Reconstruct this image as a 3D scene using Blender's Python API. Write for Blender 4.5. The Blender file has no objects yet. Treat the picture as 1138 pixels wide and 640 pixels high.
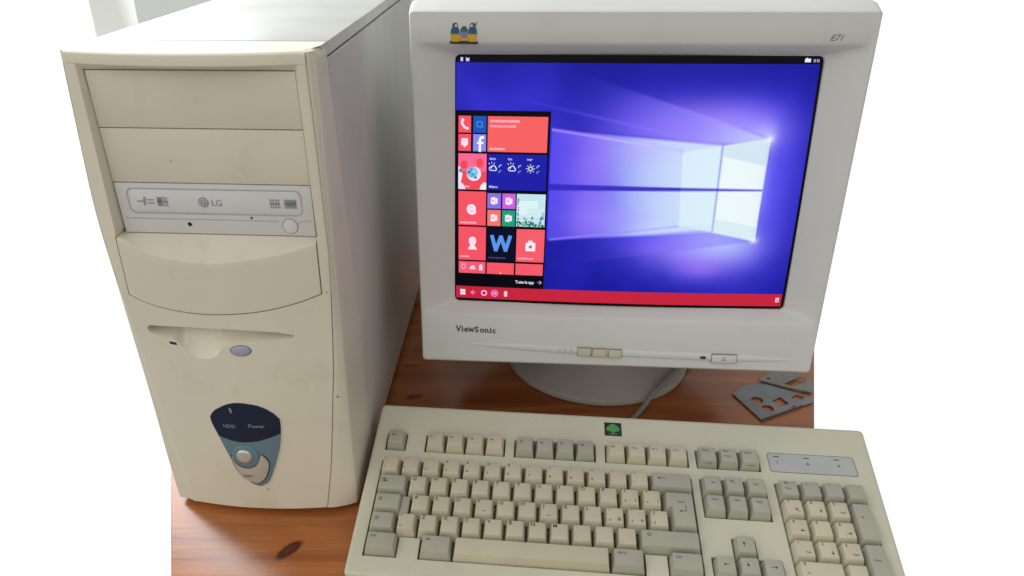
import bpy, bmesh, math, random
import numpy as np
from mathutils import Matrix, Vector
random.seed(7)
rng = np.random.default_rng(7)
S = bpy.context.scene
C = S.collection
MM = 0.001
R = math.radians

# ------------------------------------------------------------------ materials
def srgb(r, g, b):
    f = lambda c: c/12.92 if c <= .04045 else ((c+.055)/1.055)**2.4
    return tuple(f(v/255) for v in (r, g, b))

def mat(name, col, rough=.5, spec=.5, metal=0, mottled=.06, scale=25., bump=0., bscale=900., stain=None, stain_amt=0., coat=0., dust=None):
    m = bpy.data.materials.new(name); m.use_nodes = True
    nt = m.node_tree; N = nt.nodes; Lk = nt.links
    b = N['Principled BSDF']
    b.inputs['Roughness'].default_value = rough
    b.inputs['Metallic'].default_value = metal
    b.inputs['Specular IOR Level'].default_value = spec
    b.inputs['Coat Weight'].default_value = coat
    tc = N.new('ShaderNodeTexCoord')
    no = N.new('ShaderNodeTexNoise'); no.inputs['Scale'].default_value = scale; no.inputs['Detail'].default_value = 5
    Lk.new(tc.outputs['Object'], no.inputs['Vector'])
    r = N.new('ShaderNodeValToRGB')
    r.color_ramp.elements[0].position = .3; r.color_ramp.elements[1].position = .7
    r.color_ramp.elements[0].color = tuple(c*(1-mottled) for c in col)+(1,)
    r.color_ramp.elements[1].color = tuple(min(1, c*(1+mottled)) for c in col)+(1,)
    Lk.new(no.outputs['Fac'], r.inputs['Fac'])
    out = r.outputs['Color']
    if stain:
        n2 = N.new('ShaderNodeTexNoise'); n2.inputs['Scale'].default_value = scale*2.6; n2.inputs['Detail'].default_value = 8; n2.inputs['Roughness'].default_value = .7
        Lk.new(tc.outputs['Object'], n2.inputs['Vector'])
        r2 = N.new('ShaderNodeValToRGB'); r2.color_ramp.elements[0].position = .55; r2.color_ramp.elements[1].position = .8
        r2.color_ramp.elements[0].color = (0, 0, 0, 1); r2.color_ramp.elements[1].color = (stain_amt,)*3+(1,)
        Lk.new(n2.outputs['Fac'], r2.inputs['Fac'])
        mx = N.new('ShaderNodeMixRGB'); mx.inputs['Color2'].default_value = tuple(stain)+(1,)
        Lk.new(r2.outputs['Color'], mx.inputs['Fac']); Lk.new(out, mx.inputs['Color1']); out = mx.outputs['Color']
    if dust:                                   # small dark specks
        v = N.new('ShaderNodeTexVoronoi'); v.inputs['Scale'].default_value = 55
        Lk.new(tc.outputs['Object'], v.inputs['Vector'])
        lt = N.new('ShaderNodeMath'); lt.operation = 'LESS_THAN'; lt.inputs[1].default_value = .045
        Lk.new(v.outputs['Distance'], lt.inputs[0])
        n3 = N.new('ShaderNodeTexNoise'); n3.inputs['Scale'].default_value = 17
        Lk.new(tc.outputs['Object'], n3.inputs['Vector'])
        g3 = N.new('ShaderNodeMath'); g3.operation = 'GREATER_THAN'; g3.inputs[1].default_value = .56
        Lk.new(n3.outputs['Fac'], g3.inputs[0])
        ml = N.new('ShaderNodeMath'); ml.operation = 'MULTIPLY'; Lk.new(lt.outputs[0], ml.inputs[0]); Lk.new(g3.outputs[0], ml.inputs[1])
        m2 = N.new('ShaderNodeMath'); m2.operation = 'MULTIPLY'; m2.inputs[1].default_value = dust; Lk.new(ml.outputs[0], m2.inputs[0])
        mx = N.new('ShaderNodeMixRGB'); mx.inputs['Color2'].default_value = (.09, .07, .05, 1)
        Lk.new(m2.outputs[0], mx.inputs['Fac']); Lk.new(out, mx.inputs['Color1']); out = mx.outputs['Color']
    Lk.new(out, b.inputs['Base Color'])
    rr = N.new('ShaderNodeMapRange'); rr.inputs['To Min'].default_value = rough-.06; rr.inputs['To Max'].default_value = rough+.08
    Lk.new(no.outputs['Fac'], rr.inputs['Value']); Lk.new(rr.outputs[0], b.inputs['Roughness'])
    if bump:
        nb = N.new('ShaderNodeTexNoise'); nb.inputs['Scale'].default_value = bscale; nb.inputs['Detail'].default_value = 2
        Lk.new(tc.outputs['Object'], nb.inputs['Vector'])
        bp = N.new('ShaderNodeBump'); bp.inputs['Strength'].default_value = bump; bp.inputs['Distance'].default_value = .0004
        Lk.new(nb.outputs['Fac'], bp.inputs['Height']); Lk.new(bp.outputs[0], b.inputs['Normal'])
    return m

def glow_mat(name, strength=1.0):
    m = bpy.data.materials.new(name); m.use_nodes = True
    nt = m.node_tree; b = nt.nodes['Principled BSDF']
    b.inputs['Base Color'].default_value = (.002, .002, .003, 1); b.inputs['Roughness'].default_value = .22
    b.inputs['Specular IOR Level'].default_value = .06
    at = nt.nodes.new('ShaderNodeAttribute'); at.attribute_name = 'picture'
    nt.links.new(at.outputs['Color'], b.inputs['Emission Color'])
    b.inputs['Emission Strength'].default_value = strength
    return m

BEIGE = (.735, .69, .57)
M = dict(
    bezel=mat('aged_beige_plastic', BEIGE, .46, .4, mottled=.055, scale=7, bump=.14, stain=(.42, .31, .17), stain_amt=.34, dust=.7),
    cover=mat('aged_beige_cover', (.71, .662, .545), .48, .4, mottled=.05, scale=8, bump=.14, stain=(.42, .32, .19), stain_amt=.32, dust=.5),
    case=mat('cream_painted_steel', (.588, .58, .54), .40, .5, mottled=.06, scale=14, bump=.18, bscale=1400, stain=(.38, .35, .29), stain_amt=.3, dust=.4),
    drive=mat('cool_white_plastic', (.67, .665, .675), .42, .4, mottled=.03, scale=30),
    drive_line=mat('drive_groove_grey', (.44, .44, .47), .5, .3),
    print_grey=mat('grey_print', (.34, .345, .39), .6, .2),
    seam=mat('brown_seam', (.17, .13, .085), .8, .2),
    dark=mat('dark_gap', (.03, .026, .022), .8, .2),
    surround=mat('button_surround_grey', (.27, .25, .20), .6, .3),
    reset=mat('reset_grey_beige', (.50, .455, .385), .4, .5),
    lilac=mat('lavender_button', (.37, .38, .52), .35, .5),
    navy=mat('navy_window', (.010, .019, .048), .2, .3),
    slate=mat('slate_blue_plastic', (.13, .22, .28), .35, .5),
    silver=mat('silver_plastic', (.62, .62, .58), .22, .6, metal=.55),
    white_ink=mat('white_ink', (.26, .29, .34), .6, .2),
    mon=mat('grey_white_plastic', (.635, .637, .622), .46, .4, mottled=.035, scale=7, bump=.14, stain=(.40, .34, .27), stain_amt=.16, dust=.25),
    mon_btn=mat('yellowed_button', (.58, .555, .42), .45, .4, mottled=.1),
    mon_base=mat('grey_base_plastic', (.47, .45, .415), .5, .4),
    ink=mat('dark_ink', (.045, .042, .042), .6, .2),
    ink_soft=mat('worn_grey_ink', (.17, .165, .16), .6, .2),
    deck=mat('keyboard_cream_plastic', (.63, .615, .48), .50, .4, mottled=.035, scale=8, bump=.15, stain=(.33, .27, .17), stain_amt=.16, dust=.25),
    well_shade=mat('keyboard_well_shade', (.19, .155, .11), .7, .3),  # deck plastic darkened: the shade between the keys is put into its colour
    key_cream=mat('cream_key_plastic', (.575, .53, .39), .48, .4, mottled=.05, scale=30, bump=.08, stain=(.35, .27, .16), stain_amt=.2),
    key_grey=mat('grey_key_plastic', (.415, .408, .325), .5, .4, mottled=.05, scale=30, bump=.08, stain=(.3, .26, .19), stain_amt=.2),
    panel=mat('indicator_label', (.475, .49, .475), .4, .4),
    cable=mat('grey_cable_rubber', (.30, .285, .265), .55, .4),
    steel=mat('galvanised_steel', (.23, .24, .24), .42, .5, metal=.75, mottled=.18, scale=35),
    steel2=mat('dull_tin', (.27, .275, .25), .52, .5, metal=.6, mottled=.15, scale=35),
    wall=mat('pale_painted_wall', (.80, .84, .865), .85, .2, mottled=.02, scale=3),
    jamb=mat('white_painted_jamb', (.93, .955, .94), .8, .2, mottled=.015, scale=3),
    black=mat('black_rubber', (.02, .02, .02), .7, .3),
    crt=mat('crt_black_glass', (.004, .004, .006), .2, .12),
    glow=glow_mat('lit_screen', 1.0),
    b_blue=mat('emblem_blue', (.02, .10, .26), .5, .3), b_teal=mat('emblem_teal', (.02, .17, .17), .5, .3),
    b_gold=mat('emblem_gold', (.62, .36, .03), .5, .3), b_grey=mat('emblem_grey', (.10, .10, .11), .5, .3),
    b_lilac=mat('emblem_lilac', (.22, .20, .42), .5, .3), b_brown=mat('emblem_brown', (.05, .032, .012), .6, .3),
    g_dark=mat('emblem_dark_green', (.008, .035, .018), .4, .4), g_leaf=mat('emblem_leaf_green', (.10, .33, .08), .45, .4),
)

# wood: knotty varnished pine, grain across the table (x)
def wood():
    m = bpy.data.materials.new('varnished_knotty_pine'); m.use_nodes = True
    nt = m.node_tree; N = nt.nodes; Lk = nt.links; b = N['Principled BSDF']
    tc = N.new('ShaderNodeTexCoord')
    mp = N.new('ShaderNodeMapping'); mp.inputs['Scale'].default_value = (1.6, 14, 14); mp.inputs['Rotation'].default_value = (0, 0, R(-3))
    Lk.new(tc.outputs['Object'], mp.inputs['Vector'])
    n1 = N.new('ShaderNodeTexNoise'); n1.inputs['Scale'].default_value = 2.2; n1.inputs['Detail'].default_value = 9; n1.inputs['Distortion'].default_value = .7
    Lk.new(mp.outputs[0], n1.inputs['Vector'])
    mp2 = N.new('ShaderNodeMapping'); mp2.inputs['Scale'].default_value = (6, 160, 100); mp2.inputs['Rotation'].default_value = (0, 0, R(-3))
    Lk.new(tc.outputs['Object'], mp2.inputs['Vector'])
    n2 = N.new('ShaderNodeTexNoise'); n2.inputs['Scale'].default_value = 2.0; n2.inputs['Detail'].default_value = 4
    Lk.new(mp2.outputs[0], n2.inputs['Vector'])
    ramp = N.new('ShaderNodeValToRGB'); e = ramp.color_ramp.elements
    e[0].position = .30; e[0].color = (.25, .072, .020, 1)
    e[1].position = .72; e[1].color = (.52, .19, .052, 1)
    x = e.new(.52); x.color = (.40, .128, .034, 1)
    Lk.new(n1.outputs['Fac'], ramp.inputs['Fac'])
    fine = N.new('ShaderNodeValToRGB'); fine.color_ramp.elements[0].position = .38; fine.color_ramp.elements[0].color = (.72, .68, .66, 1); fine.color_ramp.elements[1].position = .6
    Lk.new(n2.outputs['Fac'], fine.inputs['Fac'])
    mul = N.new('ShaderNodeMixRGB'); mul.blend_type = 'MULTIPLY'; mul.inputs['Fac'].default_value = .42
    Lk.new(ramp.outputs['Color'], mul.inputs['Color1']); Lk.new(fine.outputs['Color'], mul.inputs['Color2'])
    out = mul.outputs['Color']
    # knots: (x, y, radius along, radius across, angle)
    for kx, ky, ra, rb, an, kst in ((-.1635, .3335, .0105, .0045, 50, .92), (-.062, .572, .0075, .004, 10, .7), (-.068, .640, .008, .003, 5, .45), (-.235, .345, .05, .0015, -4, .3), (.10, .30, .012, .007, 30, .8)):
        mk = N.new('ShaderNodeMapping'); mk.vector_type = 'TEXTURE'
        mk.inputs['Location'].default_value = (kx, ky, 0); mk.inputs['Rotation'].default_value = (0, 0, R(an)); mk.inputs['Scale'].default_value = (ra, rb, 1)
        Lk.new(tc.outputs['Object'], mk.inputs['Vector'])
        ad = N.new('ShaderNodeVectorMath'); ad.operation = 'MULTIPLY_ADD'
        nn = N.new('ShaderNodeTexNoise'); nn.inputs['Scale'].default_value = 90
        Lk.new(tc.outputs['Object'], nn.inputs['Vector'])
        ad.inputs[1].default_value = (.5, .5, 0); Lk.new(nn.outputs['Color'], ad.inputs[0]); Lk.new(mk.outputs[0], ad.inputs[2])
        ln = N.new('ShaderNodeVectorMath'); ln.operation = 'LENGTH'
        sp = N.new('ShaderNodeVectorMath'); sp.operation = 'MULTIPLY'; sp.inputs[1].default_value = (1, 1, 0)
        Lk.new(ad.outputs[0], sp.inputs[0]); Lk.new(sp.outputs[0], ln.inputs[0])
        rk = N.new('ShaderNodeValToRGB'); ee = rk.color_ramp.elements
        ee[0].position = .0; ee[0].color = (.30, .17, .11, 1); ee[1].position = 1.0; ee[1].color = (1, 1, 1, 1)
        q = ee.new(.62); q.color = (.10, .055, .035, 1); q = ee.new(.80); q.color = (.62, .5, .42, 1)
        dv = N.new('ShaderNodeMath'); dv.operation = 'MULTIPLY'; dv.inputs[1].default_value = .62; Lk.new(ln.outputs['Value'], dv.inputs[0])
        Lk.new(dv.outputs[0], rk.inputs['Fac'])
        mm = N.new('ShaderNodeMixRGB'); mm.blend_type = 'MULTIPLY'; mm.inputs['Fac'].default_value = kst
        Lk.new(out, mm.inputs['Color1']); Lk.new(rk.outputs['Color'], mm.inputs['Color2']); out = mm.outputs['Color']
    Lk.new(out, b.inputs['Base Color'])
    rr = N.new('ShaderNodeMapRange'); rr.inputs['To Min'].default_value = .15; rr.inputs['To Max'].default_value = .30
    Lk.new(n1.outputs['Fac'], rr.inputs['Value']); Lk.new(rr.outputs[0], b.inputs['Roughness'])
    bp = N.new('ShaderNodeBump'); bp.inputs['Strength'].default_value = .18; bp.inputs['Distance'].default_value = .0006
    Lk.new(n2.outputs['Fac'], bp.inputs['Height']); Lk.new(bp.outputs[0], b.inputs['Normal'])
    b.inputs['Specular IOR Level'].default_value = .5
    return m
M['wood'] = wood()

# ------------------------------------------------------------------ mesh helpers (all input in millimetres)
class MB:
    def __init__(s): s.v = []; s.f = []; s.mi = []; s.smooth = []
    def add(s, vs, fs, mi=0):
        o = len(s.v); s.v += [tuple(map(float, p)) for p in vs]
        s.f += [tuple(i+o for i in f) for f in fs]; s.mi += [mi]*len(fs)
        return s
    def grid(s, rows, mi=0, flip=False, closed=False):      # rows: list of equal-length point lists
        n = len(rows[0]); vs = [p for r in rows for p in r]; fs = []
        for i in range(len(rows)-1):
            for j in range(n if closed else n-1):
                k = (j+1) % n
                q = (i*n+j, i*n+k, (i+1)*n+k, (i+1)*n+j)
                fs.append(q[::-1] if flip else q)
        return s.add(vs, fs, mi)
    def box(s, x0, x1, y0, y1, z0, z1, bev=0, mi=0, seg=2):
        bm = bmesh.new(); bmesh.ops.create_cube(bm, size=1)
        for v in bm.verts: v.co = ((x0+x1)/2+v.co.x*(x1-x0), (y0+y1)/2+v.co.y*(y1-y0), (z0+z1)/2+v.co.z*(z1-z0))
        if bev: bmesh.ops.bevel(bm, geom=bm.edges[:], offset=bev, segments=seg, profile=.5, affect='EDGES')
        return s.bm(bm, mi)
    def bm(s, bm, mi=0, tf=None):
        bm.verts.index_update()
        vs = [(tf(*v.co) if tf else tuple(v.co)) for v in bm.verts]
        fs = [[v.index for v in f.verts] for f in bm.faces]; bm.free()
        return s.add(vs, fs, mi)
    def lathe(s, prof, cx, cy, n=64, mi=0):                # prof: (radius, z) about a vertical axis
        rows = [[(cx+r*math.cos(2*math.pi*k/n), cy+r*math.sin(2*math.pi*k/n), z) for k in range(n)] for r, z in prof]
        return s.grid(rows, mi, closed=True)
    def tube(s, pts, r, n=12, mi=0):
        pts = [Vector(p) for p in pts]; rows = []
        for i, p in enumerate(pts):
            t = (pts[min(i+1, len(pts)-1)]-pts[max(i-1, 0)]).normalized()
            a = t.cross(Vector((0, 0, 1))); a = a.normalized() if a.length > 1e-4 else Vector((1, 0, 0)); b = t.cross(a)
            rows.append([tuple(p+r*(math.cos(2*math.pi*k/n)*a+math.sin(2*math.pi*k/n)*b)) for k in range(n)])
        s.grid(rows, mi, closed=True)
        o = len(s.v)
        for end in (rows[0], rows[-1]): s.add(end, [tuple(range(n))], mi)
        return s
    def xf(s, fn):
        s.v = [tuple(fn(*p)) for p in s.v]; return s
    def build(s, name, mats, parent=None, angle=35, to_world=None, label=None):
        me = bpy.data.meshes.new(name)
        vs = [to_world(*p) for p in s.v] if to_world else s.v
        if parent is not None:
            iv = WM[parent.name].inverted(); vs = [iv @ Vector((p[0]*MM, p[1]*MM, p[2]*MM)) for p in vs]
        else: vs = [(p[0]*MM, p[1]*MM, p[2]*MM) for p in vs]
        me.from_pydata(vs, [], s.f)
        for m in (mats if isinstance(mats, (list, tuple)) else [mats]): me.materials.append(m)
        me.polygons.foreach_set('material_index', s.mi)
        bm = bmesh.new(); bm.from_mesh(me)
        bmesh.ops.remove_doubles(bm, verts=bm.verts[:], dist=1e-6)
        bmesh.ops.recalc_face_normals(bm, faces=bm.faces[:])
        bm.to_mesh(me); bm.free()
        me.polygons.foreach_set('use_smooth', [True]*len(me.polygons))
        me.set_sharp_from_angle(angle=R(angle)); me.update()
        o = bpy.data.objects.new(name, me); C.objects.link(o)
        if parent is not None:
            o.parent = parent; WM[o.name] = WM[parent.name].copy()
        else: WM[o.name] = Matrix.Identity(4)
        if label: o['label'] = label
        return o
WM = {}
def thing(name, label, cat, loc, rz=0, group=None):
    o = bpy.data.objects.new(name, None); C.objects.link(o)
    o.location = [v*MM for v in loc]; o.rotation_euler = (0, 0, R(rz)); o.empty_display_size = .05
    o['label'] = label; o['category'] = cat
    if group: o['group'] = group
    WM[o.name] = Matrix.Translation([v*MM for v in loc]) @ Matrix.Rotation(R(rz), 4, 'Z')
    return o
def tag(o, label, cat):
    o['label'] = label; o['category'] = cat; return o

def interp(pts, x):
    xs = [p[0] for p in pts]; ys = [p[1] for p in pts]
    return float(np.interp(x, xs, ys))
def smooth_curve(pts, n=200):
    """monotone-x points -> dense Catmull-Rom polyline for interp()"""
    P = [np.array(p, float) for p in pts]; P = [2*P[0]-P[1]]+P+[2*P[-1]-P[-2]]
    out = []
    for i in range(1, len(P)-2):
        for t in np.linspace(0, 1, 14, endpoint=False):
            a, b, c, d = P[i-1:i+3]
            out.append(.5*((2*b)+(c-a)*t+(2*a-5*b+4*c-d)*t*t+(3*b-a-3*c+d)*t**3))
    out.append(P[-2]); return [tuple(p) for p in out]

_tc = {}
def fill_mesh(cu):
    o = bpy.data.objects.new('tmp_curve', cu); C.objects.link(o)
    bpy.context.view_layer.update()
    me = o.to_mesh(); vs = [tuple(v.co) for v in me.vertices]; fs = [tuple(p.vertices) for p in me.polygons]
    o.to_mesh_clear(); bpy.data.objects.remove(o); bpy.data.curves.remove(cu)
    return vs, fs
def text2d(s, size, bold=0., shear=0., align='LEFT', spacing=1.):
    key = (s, round(size, 3), bold, shear, align, spacing)
    if key not in _tc:
        cu = bpy.data.curves.new('tmp_text', 'FONT'); cu.body = s; cu.size = size; cu.offset = bold; cu.shear = shear
        cu.align_x = align; cu.space_character = spacing; cu.resolution_u = 3
        vs, fs = fill_mesh(cu); _tc[key] = ([(v[0], v[1]) for v in vs], fs)
    return _tc[key]
def plate2d(outer, holes, thick):
    cu = bpy.data.curves.new('tmp_plate', 'CURVE'); cu.dimensions = '2D'; cu.fill_mode = 'BOTH'; cu.extrude = thick/2
    for loop in [outer]+holes:
        sp = cu.splines.new('POLY'); sp.points.add(len(loop)-1)
        for p, q in zip(sp.points, loop): p.co = (q[0], q[1], 0, 1)
        sp.use_cyclic_u = True
    return fill_mesh(cu)
def poly2d(pts): return [tuple(p) for p in pts], [tuple(range(len(pts)))]
def disc2d(cx, cy, rx, ry=None, n=20):
    ry = ry or rx
    return poly2d([(cx+rx*math.cos(2*math.pi*k/n), cy+ry*math.sin(2*math.pi*k/n)) for k in range(n)])
def ring2d(cx, cy, r0, r1, n=20, a0=0, a1=360):
    vs = []; fs = []
    for k in range(n+1):
        a = R(a0+(a1-a0)*k/n)
        vs += [(cx+r0*math.cos(a), cy+r0*math.sin(a)), (cx+r1*math.cos(a), cy+r1*math.sin(a))]
        if k: fs.append((2*k-2, 2*k-1, 2*k+1, 2*k))
    return vs, fs
def rect2d(x0, x1, y0, y1): return poly2d([(x0, y0), (x1, y0), (x1, y1), (x0, y1)])
def line2d(pts, w):
    vs = []; fs = []
    for (a, b) in zip(pts[:-1], pts[1:]):
        dx, dy = b[0]-a[0], b[1]-a[1]; l = math.hypot(dx, dy) or 1; nx, ny = -dy/l*w/2, dx/l*w/2
        ex, ey = dx/l*w/2*.5, dy/l*w/2*.5
        o = len(vs); vs += [(a[0]+nx-ex, a[1]+ny-ey), (a[0]-nx-ex, a[1]-ny-ey), (b[0]-nx+ex, b[1]-ny+ey), (b[0]+nx+ex, b[1]+ny+ey)]
        fs.append((o, o+1, o+2, o+3))
    return vs, fs
def rotz(a):
    c, s = math.cos(R(a)), math.sin(R(a)); return lambda x, y: (c*x-s*y, s*x+c*y)

# ------------------------------------------------------------------ camera
P = dict(f=862.64, pit=29.35, roll=-.57, c=(-13.81, -173.9, 500.53))
cam = bpy.data.cameras.new('camera'); co = bpy.data.objects.new('camera', cam); C.objects.link(co)
cam.sensor_width = 36; cam.sensor_fit = 'HORIZONTAL'; cam.lens = 27.289
cam.shift_x = .0534; cam.shift_y = .04527
cam.clip_start = .01; cam.clip_end = 100
p = R(29.3476); fw = Vector((0, math.cos(p), -math.sin(p))); rt = Vector((1, 0, 0)); up = rt.cross(fw)
c_, s_ = math.cos(R(-.57)), math.sin(R(-.57))
r2 = c_*rt+s_*up; u2 = -s_*rt+c_*up
mw = Matrix((r2, u2, -fw)).transposed().to_4x4(); mw.translation = Vector(P['c'])*MM
co.matrix_world = mw
S.camera = co

# ------------------------------------------------------------------ table and wall
def tx_left(y): return -300.5-(y-431.9)*.3169
def tx_right(y): return 413.5+(y-611.8)*.4050
t = MB()
yb, yf = 985, 236
outer = [(tx_left(yf), yf), (tx_right(yf), yf), (tx_right(yb), yb), (tx_left(yb), yb)]
bmx = bmesh.new()
vs = [bmx.verts.new((x, y, 0)) for x, y in outer]+[bmx.verts.new((x, y, -28)) for x, y in outer]
bmx.faces.new(vs[:4]); bmx.faces.new(vs[7:3:-1])
for i in range(4): bmx.faces.new((vs[i], vs[i+4], vs[(i+1) % 4+4], vs[(i+1) % 4]))
bmesh.ops.bevel(bmx, geom=bmx.edges[:], offset=.8, segments=2, profile=.5, affect='EDGES')
t.bm(bmx)
table = tag(t.build('table', M['wood']), 'orange brown varnished pine table with dark knots under the computer', 'table')

w = MB()
w.box(-461, 450, 1000, 1090, -200, 620, 1.5)
wall = w.build('wall', [M['wall'], M['jamb']])
wj = MB()
wj.grid([[(-461, 1002, z), (-560, 1085, z)] for z in (-200, 200, 620)])
wj.grid([[(-461, 1002, z), (-461, 1088, z), (-560, 1085, z)] for z in (-200, 620)])
wj.build('window_jamb', M['jamb'], wall)
tag(wall, 'pale painted wall with white window jamb behind the beige tower', 'wall')

# ------------------------------------------------------------------ computer tower
TX, TY, TYAW = -276.72, 396.83, -5.03
tw_r = rotz(TYAW)
def T2W(x, d, z):
    a, b = tw_r(x, d); return (TX+a, TY+b, z)
tower = thing('computer_tower', 'aged beige computer tower with white disc drive and blue button shield', 'computer', (TX, TY, 0), TYAW)

def D(x): return -12*(1-((min(max(x, -16), 168)-76)/93)**2)
XL = smooth_curve([(0, -2.0), (44, -5), (120, -8), (198, -12.5), (280, -17.2), (345, -15.6), (409, -13)])
XR = smooth_curve([(0, 140), (60, 149), (127, 156), (164, 159.5), (247, 164), (284, 164), (345, 163), (409, 161.5)])
XLS = smooth_curve([(0, 16), (60, 9), (127, 0), (164, -4), (215, -10.5), (260, -15.0), (300, -16.4), (345, -15), (409, -12.4)])
xl = lambda z: interp(XL, z); xr = lambda z: interp(XR, z); xls = lambda z: interp(XLS, z)
def bd(z): return 1+(397-z)/127*5.5
ZC = smooth_curve([(-22, 231), (-2, 221.3), (17.6, 214.6), (46.9, 210.7), (73.2, 210.4), (107, 213.6), (137.2, 220.6), (156, 227.3), (170, 232)])
zc = lambda x: interp(ZC, x)
slot_top = [(6.8, 192.2), (9.4, 195.0), (44.6, 197), (73.9, 197.2), (97.5, 196), (118.3, 194.2), (131, 191)]
slot_bot = smooth_curve([(6.8, 192), (8, 188.5), (15.6, 185.8), (24.9, 185), (30, 183.3), (35.5, 176.7), (40, 171.6), (44.8, 168.2), (50.1, 167.2), (55.6, 167.6), (61.4, 170.1), (66, 173.4), (69.5, 178.1), (74, 181.3), (90.3, 183.1), (109.4, 186.4), (128.1, 188.6), (131, 191)])
def zt(x): return interp(slot_top, x) if 6.8 < x < 131 else (192.1 if x <= 6.8 else 191)
def zb(x): return interp(slot_bot, x) if 6.8 < x < 131 else (192.1 if x <= 6.8 else 191)

fb = MB()
# lower panel with the floppy recess
ncol = 170; rows = []
ZB = 4.5
def colx(u, z): return xls(z)+(xr(z)-xls(z))*u
us = np.linspace(0, 1, ncol)
def lower_row(kind, s):
    out = []
    for u in us:
        x0 = colx(u, 190); a = zb(x0); b_ = zt(x0); c = zc(colx(u, 220))-.7
        th = b_-a
        dm = 0 if th < .3 else min(20, 7+1.5*th)
        if kind == 0: z = ZB+(a-ZB)*s; d = 0
        elif kind == 1: z = a+th*s*.97; d = dm*(1-(1-s)**(1.9 if th < 13 else max(.85, 1.9-(th-13)*.12)))
        else: z = b_+(c-b_)*s; d = 0
        x = colx(u, z)
        lip = 0
        if kind == 0 and s < .012: lip = 2.5
        out.append((x, D(x)+d+lip, z))
    return out
for s in [0, .006]+list(np.linspace(.014, 1, 60)): rows.append(lower_row(0, s))
for s in np.linspace(.04, 1, 20): rows.append(lower_row(1, s))
for s in np.linspace(0, 1, 12): rows.append(lower_row(2, s))
rows.append([(x, d+3, z+.2) for x, d, z in rows[-1]])
fb.grid(rows)
# underside return
fb.grid([[(x, d, z) for x, d, z in rows[0]], [(x, 30, ZB+.5) for x, d, z in rows[0]]])
# frame sides above the lower panel
zz = list(np.linspace(0, 1, 34))
def side_rows(left):
    out = []
    for s in zz:
        xin0 = -3.6 if left else 156.4
        zlo = zc(xin0)-.7; z = zlo+(402-zlo)*s
        if left: xi = -3.6 if z < 271.5 else -.2; xo = xls(z)
        else: xi = 156.4 if z < 271.5 else (153.4+.8*(397-z)/127*2.2); xo = xr(z)
        sg = 1 if left else -1
        bev = 2.4 if z > 271.5 else .4
        pts = [(xo, D(xo)+1.0, z), (xo+sg*.6, D(xo), z)]
        for k in range(1, 5): x = xo+sg*.6+(xi-sg*bev-xo-sg*.6)*k/4; pts.append((x, D(x), z))
        dd = bd(z)+2.5 if z > 271.5 else 3
        pts.append((xi, dd if z < 271.5 else bd(z)-1.0, z)); pts.append((xi+sg*.2, bd(z)+6, z))
        out.append(pts)
    return out
fb.grid(side_rows(True)); fb.grid(side_rows(False))
# frame top, overhanging the bays
n = 60
def top_row(z, fd, dz=0): return [(x, fd(x), z) for x in np.linspace(xls(z), xr(z), n)]
fb.grid([top_row(397.3, lambda x: bd(397)+6), top_row(397.5, lambda x: bd(397)-.5), top_row(401.2, lambda x: D(x)+.8), top_row(402.2, lambda x: D(x)+.1), top_row(407.2, D),
         top_row(408.8, lambda x: D(x)+.5), top_row(410, lambda x: D(x)+1.8), top_row(410.6, lambda x: D(x)+4), [(x, 20, 411) for x in np.linspace(-13, 168, n)], [(x, 37, 411) for x in np.linspace(-14.5, 168, n)], [(x, 37.2, 409) for x in np.linspace(-14.5, 168, n)]])
# dark cavity behind the bays
fb.add([(-3, 9.5, 205), (158, 9.5, 205), (158, 9.5, 399), (-3, 9.5, 399)], [(0, 1, 2, 3)], 1)
# side strips that wrap back to the steel case
DL = [(4, 72), (59, 71), (140, 68), (218, 63), (300, 51), (360, 40), (400, 33), (411, 33)]
dline = lambda z: interp(DL, z)
rz = []; lz = []
zs_ = list(np.linspace(ZB+1, 404, 70))+[406.5, 408.6, 410.0]
for z in zs_:
    k = (max(0, z-404)/6)**2*2.6
    xa = xr(z)
    rz.append([(xa-.3, D(xa)+1.5, z), (xa+.25, D(xa)+1.3, z), (xa+.7, D(xa)+.8, z)]+[(xa+.7+(166.2-xa-.7)*q, D(xa)+.8+(3.4-D(xa)-.8)*q**1.6, z) for q in (.3, .6, .85, 1)]+[(167.4-k*.3, 4.8, z), (168-k, 8, z), (168.2-k, 12, z), (168.2-k, dline(z), z), (167, dline(z)+.3, z)])
    xb = xls(z); xo = xl(z)-.2
    lz.append([(xb+.3, D(xb)+1.4, z), (xb-.1, D(xb)+1.2, z), (xb-.35, D(xb)+.7, z), (xo*.5+xb*.5, D(xo)+1.4, z), (xo, D(xo)+2.6, z), (xo-.6+k*.3, 5, z), (xo-1+k, 10, z), (-15.4+k, 40, z), (-15, 70, z)])
fb.grid(rz); fb.grid(lz)
fb.grid([[rz[-1][i] for i in range(len(rz[-1]))], [(min(q[0], 164), max(q[1], 7), 410.7) for q in rz[-1]]])
fb.grid([lz[-1], [(q[0]+3.0, max(q[1], 7), 410.7) for q in lz[-1]]])
fb.grid([[q for q in rz[0]], [(q[0]-12, q[1]+4, q[2]) for q in rz[0]]])
bezel = fb.build('front_bezel', [M['bezel'], M['dark']], tower, 28, T2W)

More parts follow.
